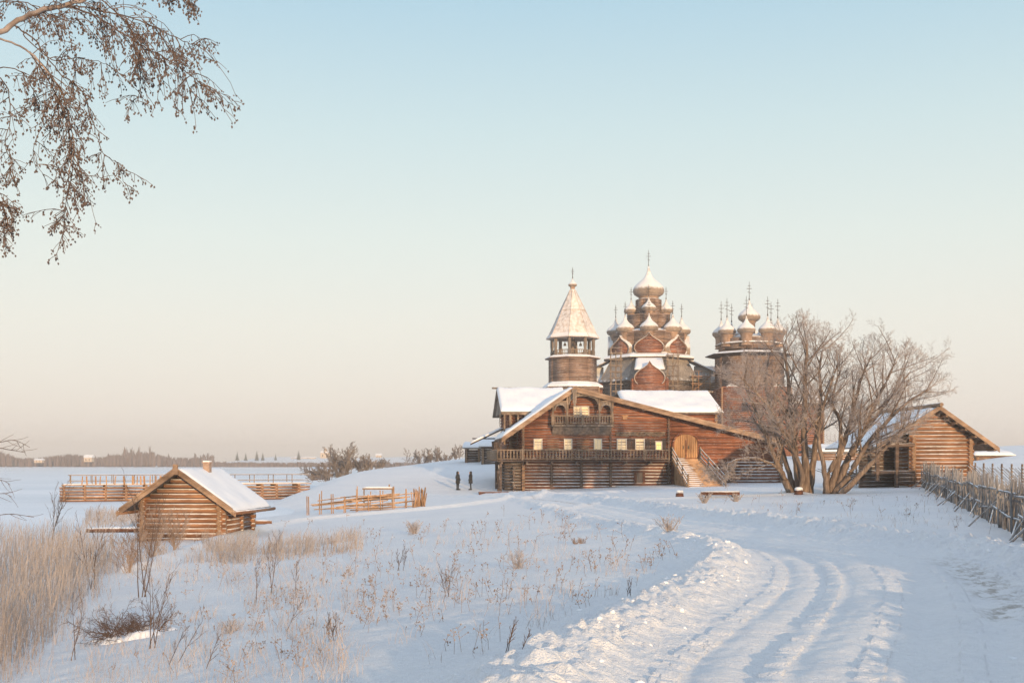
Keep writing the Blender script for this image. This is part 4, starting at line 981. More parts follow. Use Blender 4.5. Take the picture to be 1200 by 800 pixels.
stump(936, 580.5, .5, .36, 'cut log block with snow cap at the foot of the big tree')
stump(917, 580, .5, .2, 'low dark stump left of the big tree foot')
x, y, z = gp(844, 583); z = hz(x, y); e = empty('log_bench', (x, y, z), 0, 'low bench made of a reddish log, between ramp and big tree', 'bench')
q = MB(); q.tube([(-1.15, 0, .24), (0, 0, .25), (1.15, 0, .24)], .13, 9, True, 0, 1); q.build('seat', ['log_low', 'end'], e, True)
for s in (-.8, .8): q = MB(); q.box((s, 0, .05), (.2, .25, .22)); q.build('leg', 'dark_wood', e)
# sawhorse
x, y, z = gp(1024, 568); z = hz(x, y); e = empty('sawhorse', (x, y, z), .2, 'snowy crossed-pole sawhorse in front of the barn porch', 'sawhorse')
q = MB()
for xx in (-.5, .5):
    q.tube([(xx - .35, -.35, 0), (xx + .3, .3, 1.0)], .05, 6); q.tube([(xx + .35, -.35, 0), (xx - .3, .3, 1.0)], .05, 6)
q.tube([(-.9, 0, .55), (.9, 0, .55)], .05, 6); q.tube([(-.95, -.1, .15), (.95, -.1, .2)], .045, 6); q.build('poles', 'rail', e)
x, y, z = gp(1010, 567); z = hz(x, y + 1); e = empty('log_stack', (x, y + 1, z), 0, 'low grey stack of snowy logs left of the barn', 'log stack')
for k in range(4):
    q = MB(); q.tube([(-1.4 + .03 * k, 0, .12 + k * .25), (1.4, 0, .12 + k * .25)], .13, 8, True, 0, 1); q.build('log', ['log_grey', 'end'], e, True)
# slanted pole fences
def slant_fence(pa, pb, Yd0, Yd1, label, n=9, hgt=1.35, lean=1.7):
    x0, x1 = (pa - CX) / FPX * Yd0, (pb - CX) / FPX * Yd1; z0 = hz(x0, Yd0); e = empty('slanted_pole_fence', (x0, Yd0, z0), 0, label, 'fence', 'fences of slanting poles')
    D_ = Vector((x1 - x0, Yd1 - Yd0, 0)); L = D_.length; dn = D_.normalized(); q = MB(); t = 0
    while t <= L:
        c = dn * t; zz = hz(x0 + c.x, Yd0 + c.y) - z0
        for s in (-.1, .1): q.tube([(c.x, c.y + s, zz - .2), (c.x, c.y + s * .6, zz + hgt + .25)], .035, 5)
        t += 2.1
    q.build('stakes', 'rail', e); q = MB(); t = -2.
    while t < L - 1:
        c = dn * t; c2_ = dn * (t + 4.6); za = hz(x0 + c.x, Yd0 + c.y) - z0; zb_ = hz(x0 + c2_.x, Yd0 + c2_.y) - z0
        q.tube([(c.x, c.y, za + hgt + rnd.uniform(-.05, .1)), (c2_.x, c2_.y, zb_ + .1)], .035, 5); t += .62
    q.build('poles', 'rail', e)
slant_fence(1143, 1235, 78, 62, 'fence of slanting poles on the slope behind the stick fence, right of the barn')
slant_fence(976, 1012, 92, 90, 'short fence of slanting poles between big tree and log stack')
# stick fence along the road on the right
fa, fb_ = Vector((28.6, 79.0)), Vector((8.9, 15.5)); e = empty('stick_fence', (fa.x, fa.y, hz(*fa)), 0, 'long rough fence of frosted upright sticks running along the right side of the road', 'fence'); FZ = e.location.z
rs = random.Random(12); D2 = fb_ - fa; L = D2.length; dn = D2.normalized(); nn = Vector((-dn.y, dn.x)); ts = np.arange(0, L, .05); xs = fa.x + dn.x * ts; ys = fa.y + dn.y * ts; hs_ = full_h(xs, ys)[0]
q = MB()
for i, t in enumerate(ts):
    for k in range(2 if rs.random() < .45 else 1):
        off = rs.uniform(-.14, .14); hh = (1.26 + .22 * math.sin(t * .7) * math.sin(t * .23) + rs.uniform(-.45, .26)) * (1.15 if t < 14 else 1); lx = rs.gauss(0, .17)
        x, y = xs[i] - fa.x + nn.x * off, ys[i] - fa.y + nn.y * off; z = hs_[i] - FZ
        q.tube([(x, y, z - .15), (x + dn.x * lx * .5 + rs.uniform(-.03, .03), y + dn.y * lx * .5, z + hh * .55), (x + dn.x * lx + nn.x * rs.uniform(-.1, .1), y + dn.y * lx, z + hh)], [rs.uniform(.014, .026), rs.uniform(.011, .022), .007], 5)
q.build('brushwood', 'stick', e)
for zz, nm in ((.45, 0), (1.0, 1)):
    q = MB(); t = 0
    while t < L - 1:
        t1 = min(L, t + rs.uniform(3, 5)); c0, c1 = dn * t, dn * t1; i0, i1 = min(len(ts) - 1, int(t / .05)), min(len(ts) - 1, int(t1 / .05))
        for s in (-.13, .13): q.tube([(c0.x + nn.x * s, c0.y + nn.y * s, hs_[i0] - FZ + zz + rs.uniform(-.1, .1)), (c1.x + nn.x * s, c1.y + nn.y * s, hs_[i1] - FZ + zz + rs.uniform(-.1, .1))], .032, 5)
        t = t1 - .4
    q.build('rail', 'stick', e)
t = 1.0
while t < L:
    i0 = min(len(ts) - 1, int(t / .05)); c = dn * t; z = hs_[i0] - FZ
    q = MB(); q.tube([(c.x - nn.x * .17, c.y - nn.y * .17, z - .2), (c.x - nn.x * .17 + rs.uniform(-.1, .1), c.y - nn.y * .17, z + rs.uniform(1.3, 1.65))], .032, 6); q.build('post', 'stick', e)
    s = rs.uniform(.3, 1.0); dy = rs.uniform(-1.1, .7); q = MB(); q.tube([(c.x - s * abs(nn.x) - .1, c.y + dy, z - .1), (c.x + .15, c.y, z + rs.uniform(.8, 1.2))], rs.uniform(.022, .036), 6); q.build('brace', 'stick', e); t += rs.uniform(1.3, 3.2)

# ================================================================== trees and plants
def rdir(r): 
    while True:
        v = Vector((r.uniform(-1, 1), r.uniform(-1, 1), r.uniform(-1, 1)))
        if .05 < v.length < 1: return v.normalized()
def limb(mb, p, d, L, r0, r1, seg, r, wig=.12, up=.0, n=4):
    pts = [p.copy()]; rad = [r0]; d = d.normalized()
    for i in range(seg):
        d = (d + rdir(r) * wig + Vector((0, 0, up))).normalized(); p = p + d * (L / seg); pts.append(p.copy()); rad.append(r0 + (r1 - r0) * (i + 1) / seg)
    mb.tube(pts, rad, n, False); return pts
def along(pts, t):
    k = min(len(pts) - 2, int(t * (len(pts) - 1))); f = t * (len(pts) - 1) - k
    return pts[k].lerp(pts[k+1], f), (pts[k+1] - pts[k]).normalized()
def ramify(mt, mc, pts, L, r0, lvl, counts, r, up=.06, spread=.8, tmin=.25, minr=.0052, ratio=(.30, .46), wig=.16):
    if lvl >= len(counts): return
    n = counts[lvl]
    for i in range(n):
        t = tmin + (1 - tmin) * (i + r.random()) / n; t = min(t, .99); p, d = along(pts, t)
        q = rdir(r); q = (q - d * q.dot(d)).normalized(); nd = (d * (1 - spread * .35) + q * spread + Vector((0, 0, up * 2))).normalized()
        l = L * r.uniform(*ratio) * (1.15 - .5 * t); rr2 = max(minr, r0 * (1 - .65 * t) * .44)
        c = limb(mt if lvl == 0 else mc, p, nd, l, rr2, max(minr * .8, rr2 * .35), 5 if lvl == 0 else (4 if lvl == 1 else 2), r, wig, up, 5 if lvl == 0 else 3)
        ramify(mt, mc, c, l, rr2, lvl + 1, counts, r, up, spread, .12, minr, ratio, wig)
def PW(px, py, Yd): return Vector(((px - CX) / FPX * Yd, Yd, (HY - py) / FPX * Yd))
def big_tree(name, base, Yd, stems, label, cat, seed, counts, group=None, cz_=0.):
    r = random.Random(seed); bxx = (base[0] - CX) / FPX * Yd; gz = hz(bxx, Yd); o = empty(name, (bxx, Yd, gz), 0, label, cat, group); off = Vector(o.location)
    mt, mc = MB(), MB()
    for st, r0, tmin in stems:
        P = [PW(px, 580 - (580 - py) * .86, Yd + dy) - off for px, py, dy in st]; pts = [Vector(p) for p in spline([tuple(p) for p in P], 5)]
        L = sum((pts[i+1] - pts[i]).length for i in range(len(pts) - 1)); k = len(pts)
        mt.tube([p + rdir(r) * .03 * (0 < i) for i, p in enumerate(pts)], [r0 * (1.25 - 1.05 * (i / (k - 1)) ** .8) + .012 for i in range(k)], 8, True)
        ramify(mt, mc, pts, L, r0, 0, counts, r, tmin=tmin)
        tip = limb(mc, pts[-1], pts[-1] - pts[-2], L * .12, .02, .01, 3, r, .15, .03, 3); ramify(mt, mc, tip, L * .3, .02, 1, counts, r, tmin=.0)
    mt.build('trunk', 'bark', o, True); mc.build('crown', 'twig', o); return o
CN = [14, 9, 7, 5]
big_tree('bare_tree', (940, 578), 70, [
    ([(928, 582, 0), (918, 556, .1), (908, 530, 0), (896, 495, -.3), (884, 462, -.5), (872, 425, -.8)], .20, .32),
    ([(938, 580, .3), (934, 545, .4), (930, 500, .4), (926, 455, .6), (922, 410, .8), (918, 375, 1)], .22, .30),
    ([(944, 580, -.2), (944, 540, -.2), (942, 500, 0), (943, 450, -.3), (944, 405, -.8), (946, 372, -1)], .24, .32),
    ([(948, 580, .1), (952, 545, .3), (957, 500, .8), (962, 455, 1.2), (960, 410, 1.5), (964, 382, 1.8)], .20, .32),
    ([(932, 580, .5), (925, 550, 1), (914, 510, 1.6), (905, 470, 2), (897, 430, 2.4), (900, 395, 3)], .16, .3),
    ([(938, 579, -.3), (940, 552, -.6), (930, 520, -.9), (912, 480, -1.5), (890, 445, -2.2), (868, 420, -2.6)], .15, .35),
    ([(921, 560, 0), (908, 541, -.8), (885, 530, -1.3), (862, 532, -1.6), (848, 543, -1.8), (838, 546, -2)], .075, .15),
    ([(941, 560, 0), (928, 520, .4), (905, 495, .6), (880, 480, .8), (858, 478, 1)], .09, .25)],
    'large bare tree of many trunks with frosted crown in front of the smaller church', 'tree', 21, CN)
big_tree('bare_tree', (976, 579), 69, [
    ([(968, 580, 0), (970, 552, 0), (984, 520, 0), (984, 480, .2), (975, 450, .3), (985, 410, .5)], .17, .35),
    ([(972, 580, .1), (980, 545, .1), (990, 505, .2), (1000, 465, .3), (1008, 425, .3), (1020, 392, .2)], .20, .33),
    ([(978, 579, .2), (990, 545, 0), (1004, 510, -.3), (1020, 470, -.6), (1036, 430, -.9), (1050, 398, -1)], .20, .33),
    ([(976, 580, -.1), (994, 555, -.3), (1010, 522, -.5), (1035, 485, -.9), (1062, 455, -1.1), (1088, 436, -1.3)], .18, .35),
    ([(975, 579, .3), (985, 550, .7), (1000, 515, 1.2), (1022, 480, 1.8), (1048, 440, 2.2), (1066, 412, 2.5)], .17, .33),
    ([(970, 580, -.3), (965, 540, -.5), (960, 505, -.5), (964, 465, -.4), (975, 425, -.2), (982, 400, 0)], .14, .35),
    ([(984, 580, -.5), (1000, 562, -.7), (1020, 538, -.9), (1040, 512, -1.1), (1058, 490, -1.3), (1075, 478, -1.5)], .17, .45)],
    'large bare tree with trunks leaning right and frosted crown, left of the barn', 'tree', 22, CN)
# thickets and trees on the hill crest and shore
def far_tree(px, py, Yd, h, wdt, seed, label, cat='tree', name='leafless_tree', n=5, counts=(12, 8, 5), spread=.8, group='leafless trees and thickets on the hill left of the house', mat='twig_far', minr=.02, base=None, r0=None, bare=.2):
    r = random.Random(seed); x = (px - CX) / FPX * Yd; z = (HY - py) / FPX * Yd if base is None else base; z = min(z, hz(x, Yd)); o = empty(name, (x, Yd, z), 0, label, cat, group); mt, mc = MB(), MB()
    for i in range(n):
        a = 2 * math.pi * i / n + r.random(); s = wdt / 2 * r.uniform(.3, .95) if n > 1 else 0; hh = h * r.uniform(.7, 1.0)
        if n > 1: hh *= 1 - .35 * (s / (wdt / 2))
        b0_ = Vector((s * .35 * math.cos(a), s * .35 * math.sin(a), -.1)); tp = Vector((s * math.cos(a), s * math.sin(a), hh * .8)); rad = r0 or .008 * h + .02
        pts = [b0_.lerp(tp, t) + rdir(r) * .04 * h * t * (1 - t) * 2 for t in (0, .25, .5, .75, 1)]
        mt.tube(pts, [rad * (1.1 - .9 * t) for t in (0, .25, .5, .75, 1)], 5, False); ramify(mt, mc, pts, (tp - b0_).length, rad, 0, counts, r, tmin=bare, minr=minr, ratio=(.28, .45), spread=spread)
    mt.build('trunk', mat, o); mc.build('crown', mat, o); return o
far_tree(403, 553, 150, 6.2, 5.8, 31, 'leafless tree rising above the dark thicket on the shore', n=6, counts=(13, 8, 5))
far_tree(386, 556, 146, 2.9, 8, 32, 'low wide leafless thicket at the water edge, left foot of the tall tree', 'thicket', 'leafless_thicket', n=13, counts=(12, 8, 5))
far_tree(410, 554, 148, 3.4, 8, 33, 'dense leafless thicket directly under the tall shore tree', 'thicket', 'leafless_thicket', n=14, counts=(12, 8, 5))
far_tree(431, 552, 150, 2.4, 6, 34, 'leafless thicket on the crest, right foot of the tall tree', 'thicket', 'leafless_thicket', n=12, counts=(12, 8, 5))
far_tree(480, 546, 190, 4.5, 2.5, 35, 'thin leafless tree on the crest, left of the crest bushes', n=2, counts=(10, 6, 4))
far_tree(494, 546, 190, 3.6, 4, 36, 'small leafless bush in the middle of the snowy crest', 'bush', 'leafless_bush', n=6, counts=(12, 7, 5))
far_tree(508, 545, 190, 4.4, 4.5, 37, 'rounded leafless bush next to the tallest crest tree', 'bush', 'leafless_bush', n=7, counts=(12, 7, 5))
far_tree(535, 541, 170, 3.7, 3.2, 38, 'tallest leafless tree on the crest beside the storehouse', n=4, counts=(11, 7, 5))
far_tree(522, 543, 170, 2.4, 3.5, 39, 'low leafless bush left of the tallest crest tree', 'bush', 'leafless_bush', n=6, counts=(12, 7, 5))
# far forest: a mass of small trees beyond the lake
r = random.Random(50); fo = MB()
for i in range(2600):
    px = r.uniform(-420, 590); Yd = r.uniform(885, 1020)
    if px > 265: Yd = r.uniform(885, 910)
    x = (px - CX) / FPX * Yd; zb_ = -3.2 + 1.2 * (Yd - 880) / 140
    amp = .55 + .6 * float(vnoise(np.array([px / 22.]), np.array([3.]), 9)[0]); h = r.uniform(7.5, 11.5) * amp
    if px > 225 + 35 * r.random(): h = r.uniform(2.0, 4.2)
    elif 100 < px and r.random() < .05: h *= 1.45
    wdt = r.uniform(1.2, 2.6); n = 5; a0 = r.random() * 6
    if r.random() < .85: prof = [(.15, 0), (wdt * .7, h * .18), (wdt * r.uniform(.6, .9), h * .5), (wdt * .45, h * .78), (.15, h)]
    else: prof = [(wdt * .5, 0), (wdt * .8, h * .25), (wdt * .5, h * .6), (.1, h * 1.1)]
    fo.lathe((x, Yd, zb_), prof, n, a0=a0, cap=False)
    for k in range(4): an = r.uniform(0, 6.28); fo.tube([(x, Yd, zb_ + h * .5), (x + wdt * .8 * math.cos(an), Yd + math.sin(an), zb_ + h * r.uniform(.8, 1.12))], [.22, .1], 3, False)
f_ = fo.build('far_forest', 'forest'); tag(f_, 'long grey-violet band of distant winter woods along the far shore of the lake', 'forest', kind='stuff')
def conifer(px, py_top, Yd, gz, seed, label):
    r = random.Random(seed); x = (px - CX) / FPX * Yd; h = (HY - py_top) / FPX * Yd - gz; o = empty('conifer', (x, Yd, gz), 0, label, 'tree', 'conifers on the far snowy hill')
    q = MB(); q.tube([(0, 0, 0), (0, 0, h * .9)], [.25, .05], 5); q.build('trunk', 'bark', o); q = MB()
    for k in range(9):
        z = h * (.1 + .1 * k); rad = h * .24 * (1 - k / 9.5)
        for j in range(9):
            a = j * .7 + k + r.random() * .4; ex = rad * r.uniform(.7, 1.15); q.tube([(0, 0, z + rad * .35), (ex * math.cos(a), ex * math.sin(a), z - rad * .15)], [rad * .28, .08], 4)
    q.build('crown', 'conifer', o)
for i, (px, py) in enumerate(((278, 528), (288, 529.5), (301, 527), (308, 529), (350, 526.5), (323, 531))):
    conifer(px, py, 1050, 2.2, 60 + i, ['first dark conifer at the left end of the far hill', 'small conifer second from the left on the far hill', 'tallest dark conifer of the far hill group', 'conifer just right of the tallest on the far hill', 'lone conifer farther right on the far hill', 'small conifer near the middle of the far hill'][i])
def far_building(px0, px1, py0, py1, Yd, label, tower=False, name='far_house'):
    x0, x1 = (px0 - CX) / FPX * Yd, (px1 - CX) / FPX * Yd; zb_, zt = (HY - py1) / FPX * Yd, (HY - py0) / FPX * Yd; o = empty(name, ((x0 + x1) / 2, Yd, zb_), 0, label, 'house' if not tower else 'chapel'); W = x1 - x0; Hh = zt - zb_
    q = MB(); q.box((0, 0, Hh * .3), (W, 6, Hh * .62)); q.build('wall', 'plaster', o)
    q = MB(); q.extrude([(-W/2 - .4, -3.4, Hh * .6), (-W/2 - .4, 3.4, Hh * .6), (-W/2 - .4, 0, Hh * (.8 if tower else 1))], (W + .8, 0, 0)); q.build('roof', 'snow', o)
    if tower: q = MB(); q.box((0, 0, Hh * .75), (W * .3, 3, Hh * .3)); q.lathe((0, 0, Hh * .9), [(W * .15, 0), (W * .22, .5), (W * .1, 1.2), (.05, 2.4)], 8); q.build('turret', 'plaster', o)
    q = MB(); 
    for s in (-.25, .2): q.box((W * s, -3.05, Hh * .3), (W * .1, .1, Hh * .25))
    q.build('window', 'dark_wood', o)
far_building(100, 109, 532.5, 541, 885, 'small white house shining in sunlight at the far shore')
far_building(42, 51, 537, 542, 885, 'tiny pale house at the left end of the far shore')
far_building(376, 387, 526, 537, 1120, 'sunlit far chapel with turret on the snowy hill', True, 'far_chapel')
far_building(342, 370, 535, 538, 1090, 'long pale building on the far snowy hill beside the chapel')
far_building(441, 447, 531, 537, 1150, 'small block-like building on the far hill above the crest bushes')

# birch with hanging branches, its trunk outside the frame on the left
rb = random.Random(77); Tx, Ty = -6.2, 7.6; Tz = hz(Tx, Ty); birch = empty('birch_tree', (Tx, Ty, Tz), 0, 'birch with drooping twigs and brown catkins hanging into the sky at upper left', 'tree'); bo_ = Vector((Tx, Ty, Tz))
mt, mc, mbud = MB(), MB(), MB()
tr = [Vector((0, 0, -.2)), Vector((.05, 0, 2)), Vector((-.05, .1, 4)), Vector((.1, .1, 6.5)), Vector((0, 0, 9)), Vector((.1, 0, 11.5))]
mt.tube(tr, [.2, .17, .14, .10, .06, .02], 10)
def bud(p, s):
    q = rdir(rb); d = Vector((q.x * .5, q.y * .5, -1)).normalized(); u = d.orthogonal().normalized() * s * .34; w_ = d.cross(u).normalized() * s * .34; a = p + d * s * .45; b_ = p + d * s
    mbud.poly([p, a + u, a + w_, a - u, a - w_, b_], [(0, 1, 2), (0, 2, 3), (0, 3, 4), (0, 4, 1), (5, 2, 1), (5, 3, 2), (5, 4, 3), (5, 1, 4)])
def droop(p, d, L, r0, seg=7, buds=1., side=2):
    pts = [p.copy()]; rad = [r0]
    for i in range(seg):
        d = (d + Vector((0, 0, -.30)) + rdir(rb) * .20).normalized(); p = p + d * (L / seg); pts.append(p.copy()); rad.append(max(.0016, r0 * (1 - .75 * (i + 1) / seg)))
    mc.tube(pts, rad, 3, False)
    for i in range(1, len(pts)):
        for k in range(side):
            if rb.random() < .62:
                q = pts[i - 1].lerp(pts[i], rb.random()); dd = (d + rdir(rb) * .8 + Vector((0, 0, -.2))).normalized(); l = rb.uniform(.03, .10)
                e_ = q + dd * l; mc.tube([q, q + dd * l * .5 + Vector((0, 0, .004)), e_], [.0022, .0018, .0015], 3, False)
                for j in range(rb.choice((1, 2, 2, 3))):
                    if rb.random() < buds: bud(e_ + rdir(rb) * .012, rb.uniform(.013, .024))
    for j in range(3): bud(pts[-1] + rdir(rb) * .012, rb.uniform(.014, .024))
    return pts
def blimb(ps, Yd, r0, r1, n_, Lr, buds=1., t0=.1, t1=1.):
    P = [PW(px * .86 if px > 0 else px, py, Yd + dy) - bo_ for px, py, dy in ps]; pts = [Vector(p) for p in spline([tuple(p) for p in P], 5)]; k = len(pts)
    (mt if r0 > .006 else mc).tube([p + rdir(rb) * .006 for p in pts], [r0 + (r1 - r0) * i / (k - 1) for i in range(k)], 6 if r0 > .006 else 4, False)
    for i in range(n_):
        t = t0 + (t1 - t0) * (i + rb.random()) / n_; p, d = along(pts, min(.99, t)); dd = (d * .5 + rdir(rb) * .7).normalized(); L = rb.uniform(*Lr)
        q = droop(p, dd, L, .0035, max(4, int(L / .07)), buds)
        if rb.random() < .6: m_ = q[len(q) // 3]; droop(m_, rdir(rb) + Vector((0, 0, -.3)), L * .6, .0025, max(3, int(L * .6 / .07)), buds)
mt.tube([tr[2], tr[2] + Vector((1.2, 0, .35)), PW(-90, 85, 7.2) - bo_], [.05, .035, .02], 8, False)
mt.tube([tr[3], tr[3] + Vector((1.0, 0, -.5)), PW(-60, -120, 7.2) - bo_, PW(-20, 30, 7.3) - bo_], [.04, .03, .016, .008], 8, False)
blimb([(-90, 85, -.4), (-40, 52, -.2), (0, 38, 0), (30, 22, .1), (60, 11, 0), (96, 5, 0), (130, -8, .1), (190, -40, .2)], 7.2, .022, .010, 12, (.12, .4), .9, .45)
blimb([(40, 20, 0), (75, 10, .1), (110, 8, .2), (150, 15, .3), (190, 24, .4), (225, 38, .4), (255, 50, .4), (268, 52, .4)], 7.2, .006, .002, 26, (.18, .5), 1., .2)
blimb([(90, 6, 0), (125, 17, -.1), (160, 35, -.2), (190, 52, -.2), (220, 66, -.3), (250, 82, -.3), (275, 100, -.4)], 7.2, .006, .002, 30, (.12, .36), 1., .25)
blimb([(120, -10, 0), (150, 8, .1), (175, 30, .1), (186, 60, .1), (192, 95, .1), (188, 120, 0)], 7.2, .005, .002, 12, (.1, .28), 1., .2)
blimb([(-40, 35, .2), (0, 46, .1), (35, 57, 0), (65, 84, 0), (84, 110, .1), (95, 140, .1), (100, 175, .1), (92, 215, 0)], 7.0, .008, .002, 34, (.12, .40), 1., .3)
blimb([(40, 60, .1), (70, 100, .1), (92, 150, .1), (98, 200, .1), (88, 245, .1), (90, 270, .1)], 7.1, .005, .0015, 26, (.08, .28), 1., .2)
blimb([(-60, 210, .1), (-20, 225, .1), (2, 240, .1), (8, 265, .1), (4, 285, .1)], 7.0, .004, .0015, 10, (.05, .14), 1., .3)
blimb([(20, 30, .2), (50, 50, .2), (80, 85, .3), (110, 105, .3), (125, 140, .3), (140, 178, .2), (160, 192, .2), (170, 215, .2)], 7.2, .005, .0015, 14, (.06, .2), 1., .2)
blimb([(30, 40, .1), (70, 70, .2), (110, 68, .3), (145, 75, .2)], 7.1, .004, .0015, 10, (.1, .35), 1., .3)
blimb([(-50, 60, 0), (-10, 78, .1), (25, 82, .2), (45, 105, .2), (60, 140, .2), (45, 175, .2), (60, 208, .2)], 7.1, .004, .0015, 10, (.1, .2), .8, .3)
blimb([(-60, 80, 0), (-20, 92, .1), (5, 95, .1), (15, 130, .1), (8, 170, .1), (18, 190, .1)], 7.0, .005, .002, 14, (.1, .25), 1., .4)
blimb([(-80, 190, 0), (-30, 205, .1), (-5, 222, .1), (8, 240, .1)], 7.0, .004, .0015, 10, (.08, .25), 1., .4)
blimb([(-90, 60, .3), (-60, 30, .3), (-20, 8, .3), (30, 2, .3), (70, 20, .3), (120, 30, .4)], 7.4, .006, .002, 20, (.1, .4), 1., .3)
blimb([(170, -30, 0), (205, -14, .1), (240, -8, .1), (262, 2, .1)], 7.3, .004, .0015, 12, (.04, .15), 1., .2)
mt.tube([tr[1], tr[1] + Vector((1.2, .3, .1)), PW(-120, 560, 8.5) - bo_], [.03, .02, .008], 6, False)
for a in ([(-120, 560, 1), (-50, 530, 1), (0, 518, 1), (18, 516, 1), (35, 524, 1)], [(-100, 590, 1), (-40, 560, 1), (0, 562, 1), (12, 568, 1)], [(-100, 600, 1), (-30, 590, 1), (0, 578, 1), (14, 582, 1)], [(-90, 610, 1), (-30, 608, 1), (10, 602, 1), (40, 606, 1)], [(-60, 535, 1), (-10, 525, 1), (12, 527, 1), (30, 530, 1)]):
    P = [Vector(p) for p in spline([tuple(PW(px, py, 8 + dy) - bo_) for px, py, dy in a], 4)]; mc.tube(P, [.004 - .0025 * i / len(P) for i in range(len(P))], 4, False)
    for i in range(7): p, d = along(P, .3 + .1 * i * .95); limb(mc, p, d + rdir(rb) * .7, .13, .002, .0012, 3, rb, .2, .02, 3)
mt.build('trunk', 'birch_bark', birch, True); mc.build('crown', 'twig_dark', birch); mbud.build('catkins', 'bud', birch)

# saplings and shrubs standing in the snow, each a thing
def sapling(px, py, hpx, seed, label, nst=1, lean=0., counts=(7, 4), mat='twig_dark', name='bare_sapling', cat='sapling', group='bare saplings in the snow', spread=.5, wid=.3, minr=None, bare=.3):
    r = random.Random(seed); x, y, z = gp(px, py); z = hz(x, y); h = hpx / FPX * y; o = empty(name, (x, y, z), 0, label, cat, group); mt, mc = MB(), MB(); mr = minr or max(.002, y * .00013)
    for i in range(nst):
        a = r.uniform(0, 6.28); s = h * wid * r.uniform(.2, 1) if nst > 1 else 0
        d = Vector((s * math.cos(a) + lean * h, s * math.sin(a), h * r.uniform(.7, 1))); b0_ = Vector((r.uniform(-.1, .1) * (nst > 1), r.uniform(-.1, .1) * (nst > 1), -.05))
        pts = limb(mt, b0_, d, d.length, max(mr * 2, .004 * h + .003), mr, 5, r, .07, .01, 4); ramify(mt, mc, pts, d.length, .01, 0, counts, r, .05, spread, bare, mr, (.2, .42), .12)
    mt.build('stem', mat, o); mc.build('crown', mat, o); return o
SAP = [(300, 706, 60, 'upright dark sapling at lower left, in front of the reddish weeds', 1, .0), (345, 590 + 104, 50, 'slender sapling left of the middle weeds', 1, .1),
 (166, 700, 135, 'tall thin-stemmed sapling beside the snowy bush pile', 4, .05), (178, 760, 100, 'many-branched sapling right of the snowy bush pile', 4, .05), (88, 775, 80, 'dark sapling at the right edge of the reeds', 2, -.05),
 (198, 778, 65, 'leaning twig sapling in the bottom left snow', 2, .35), (240, 782, 45, 'small leaning sapling near the bottom, left of centre', 1, .4), (315, 694, 70, 'sapling behind the round frosted tussock', 2, .1),
 (333, 740, 42, 'thin leaning stem between two frosted tussocks', 1, .5), (110, 690, 85, 'sapling growing out of the reddish grass at left', 3, 0), (598, 782, 40, 'thin upright stalks beside the churned snow bank', 3, .1),
 (738, 705, 26, 'two short stalks left of the road bend', 2, 0), (520, 700, 40, 'frosted branching stalk in the middle of the snowfield', 3, .0), (470, 668, 30, 'small twiggy stalk in the snowfield above the frosted branching one', 3, .1),
 (390, 750, 40, 'dark twiggy stalk low in the snowfield, left of centre', 3, .0), (60, 640, 90, 'tall sapling rising from the reed bed near the left edge', 3, .05)]
for i, (px, py, hp, lb, ns, ln) in enumerate(SAP): sapling(px, py, hp, 100 + i, lb, ns, ln)
for i, (px, py, hp, lb) in enumerate(((178, 655, 62, 'dense frosted shrub in front of the hut gable, left half'), (205, 650, 48, 'greyish frosted shrub in front of the hut gable, right half'), (150, 672, 50, 'frosted shrub below the left corner of the hut'))):
    sapling(px, py, hp, 140 + i, lb, 14, 0, (8, 6), 'weed', 'frosted_shrub', 'shrub', 'frosted shrubs before the hut', .6, .5, bare=.1)
for i, (px, py, hp, lb) in enumerate(((678, 636, 10, 'small tuft of brown grass alone left of the road'), (785, 632, 20, 'low frosted bush left of the upper road'), (608, 664, 24, 'frosted twiggy tussock in the middle snowfield'), (270, 742, 20, 'round frosted tussock in the lower left snow'), (485, 625, 16, 'faint frosted tussock below the pole fence'), (825, 590, 12, 'small frosted bush left of the log bench'), (862, 588, 10, 'small frosted bush right of the log bench'))):
    sapling(px, py, hp, 160 + i, lb, 16, 0, (6, 4), 'frost_grass' if i else 'weed', 'frosted_tussock', 'tussock', 'frosted tussocks', .7, .9, bare=.05)
# snowy bush pile
x, y, z = gp(150, 748); z = hz(x, y); sb = empty('snowy_bush', (x, y, z), 0, 'dark flattened bush heaped with snow at lower left', 'bush'); r = random.Random(9); mt, mc, sn = MB(), MB(), MB()
for i in range(60):
    a = r.uniform(0, 6.28); d = Vector((math.cos(a) * .9, math.sin(a) * .5, r.uniform(.25, .9))); p = limb(mt, Vector((r.uniform(-.4, .4), r.uniform(-.2, .2), 0)), d, r.uniform(.35, .75), .006, .003, 4, r, .3, -.04, 4); ramify(mt, mc, p, .5, .006, 0, (7, 4), r, -.02, .8, .2, .0025)
gv = []; gf = []; NX, NY = 34, 16
for b2 in range(NY + 1):
    for a2 in range(NX + 1):
        x2, y2 = -.85 + 1.7 * a2 / NX, -.42 + .84 * b2 / NY; n2 = float(fbm(np.array([x2 * 4.5 + 9]), np.array([y2 * 4.5]), 4, 17)[0]); w2 = max(0, 1 - (x2 / .85) ** 2) * max(0, 1 - (y2 / .42) ** 2)
        gv.append((x2, y2, hz(x + x2, y + y2) - z - .05 + .22 * w2 ** .8 * max(0., .55 + 2.6 * n2)))
gf = [(b2 * (NX + 1) + a2, b2 * (NX + 1) + a2 + 1, (b2 + 1) * (NX + 1) + a2 + 1, (b2 + 1) * (NX + 1) + a2) for b2 in range(NY) for a2 in range(NX)]
sn.poly(gv, gf)
mt.build('stem', 'twig_dark', sb); mc.build('twigs', 'twig_dark', sb); sn.build('snow_cover', 'snow', sb, True)

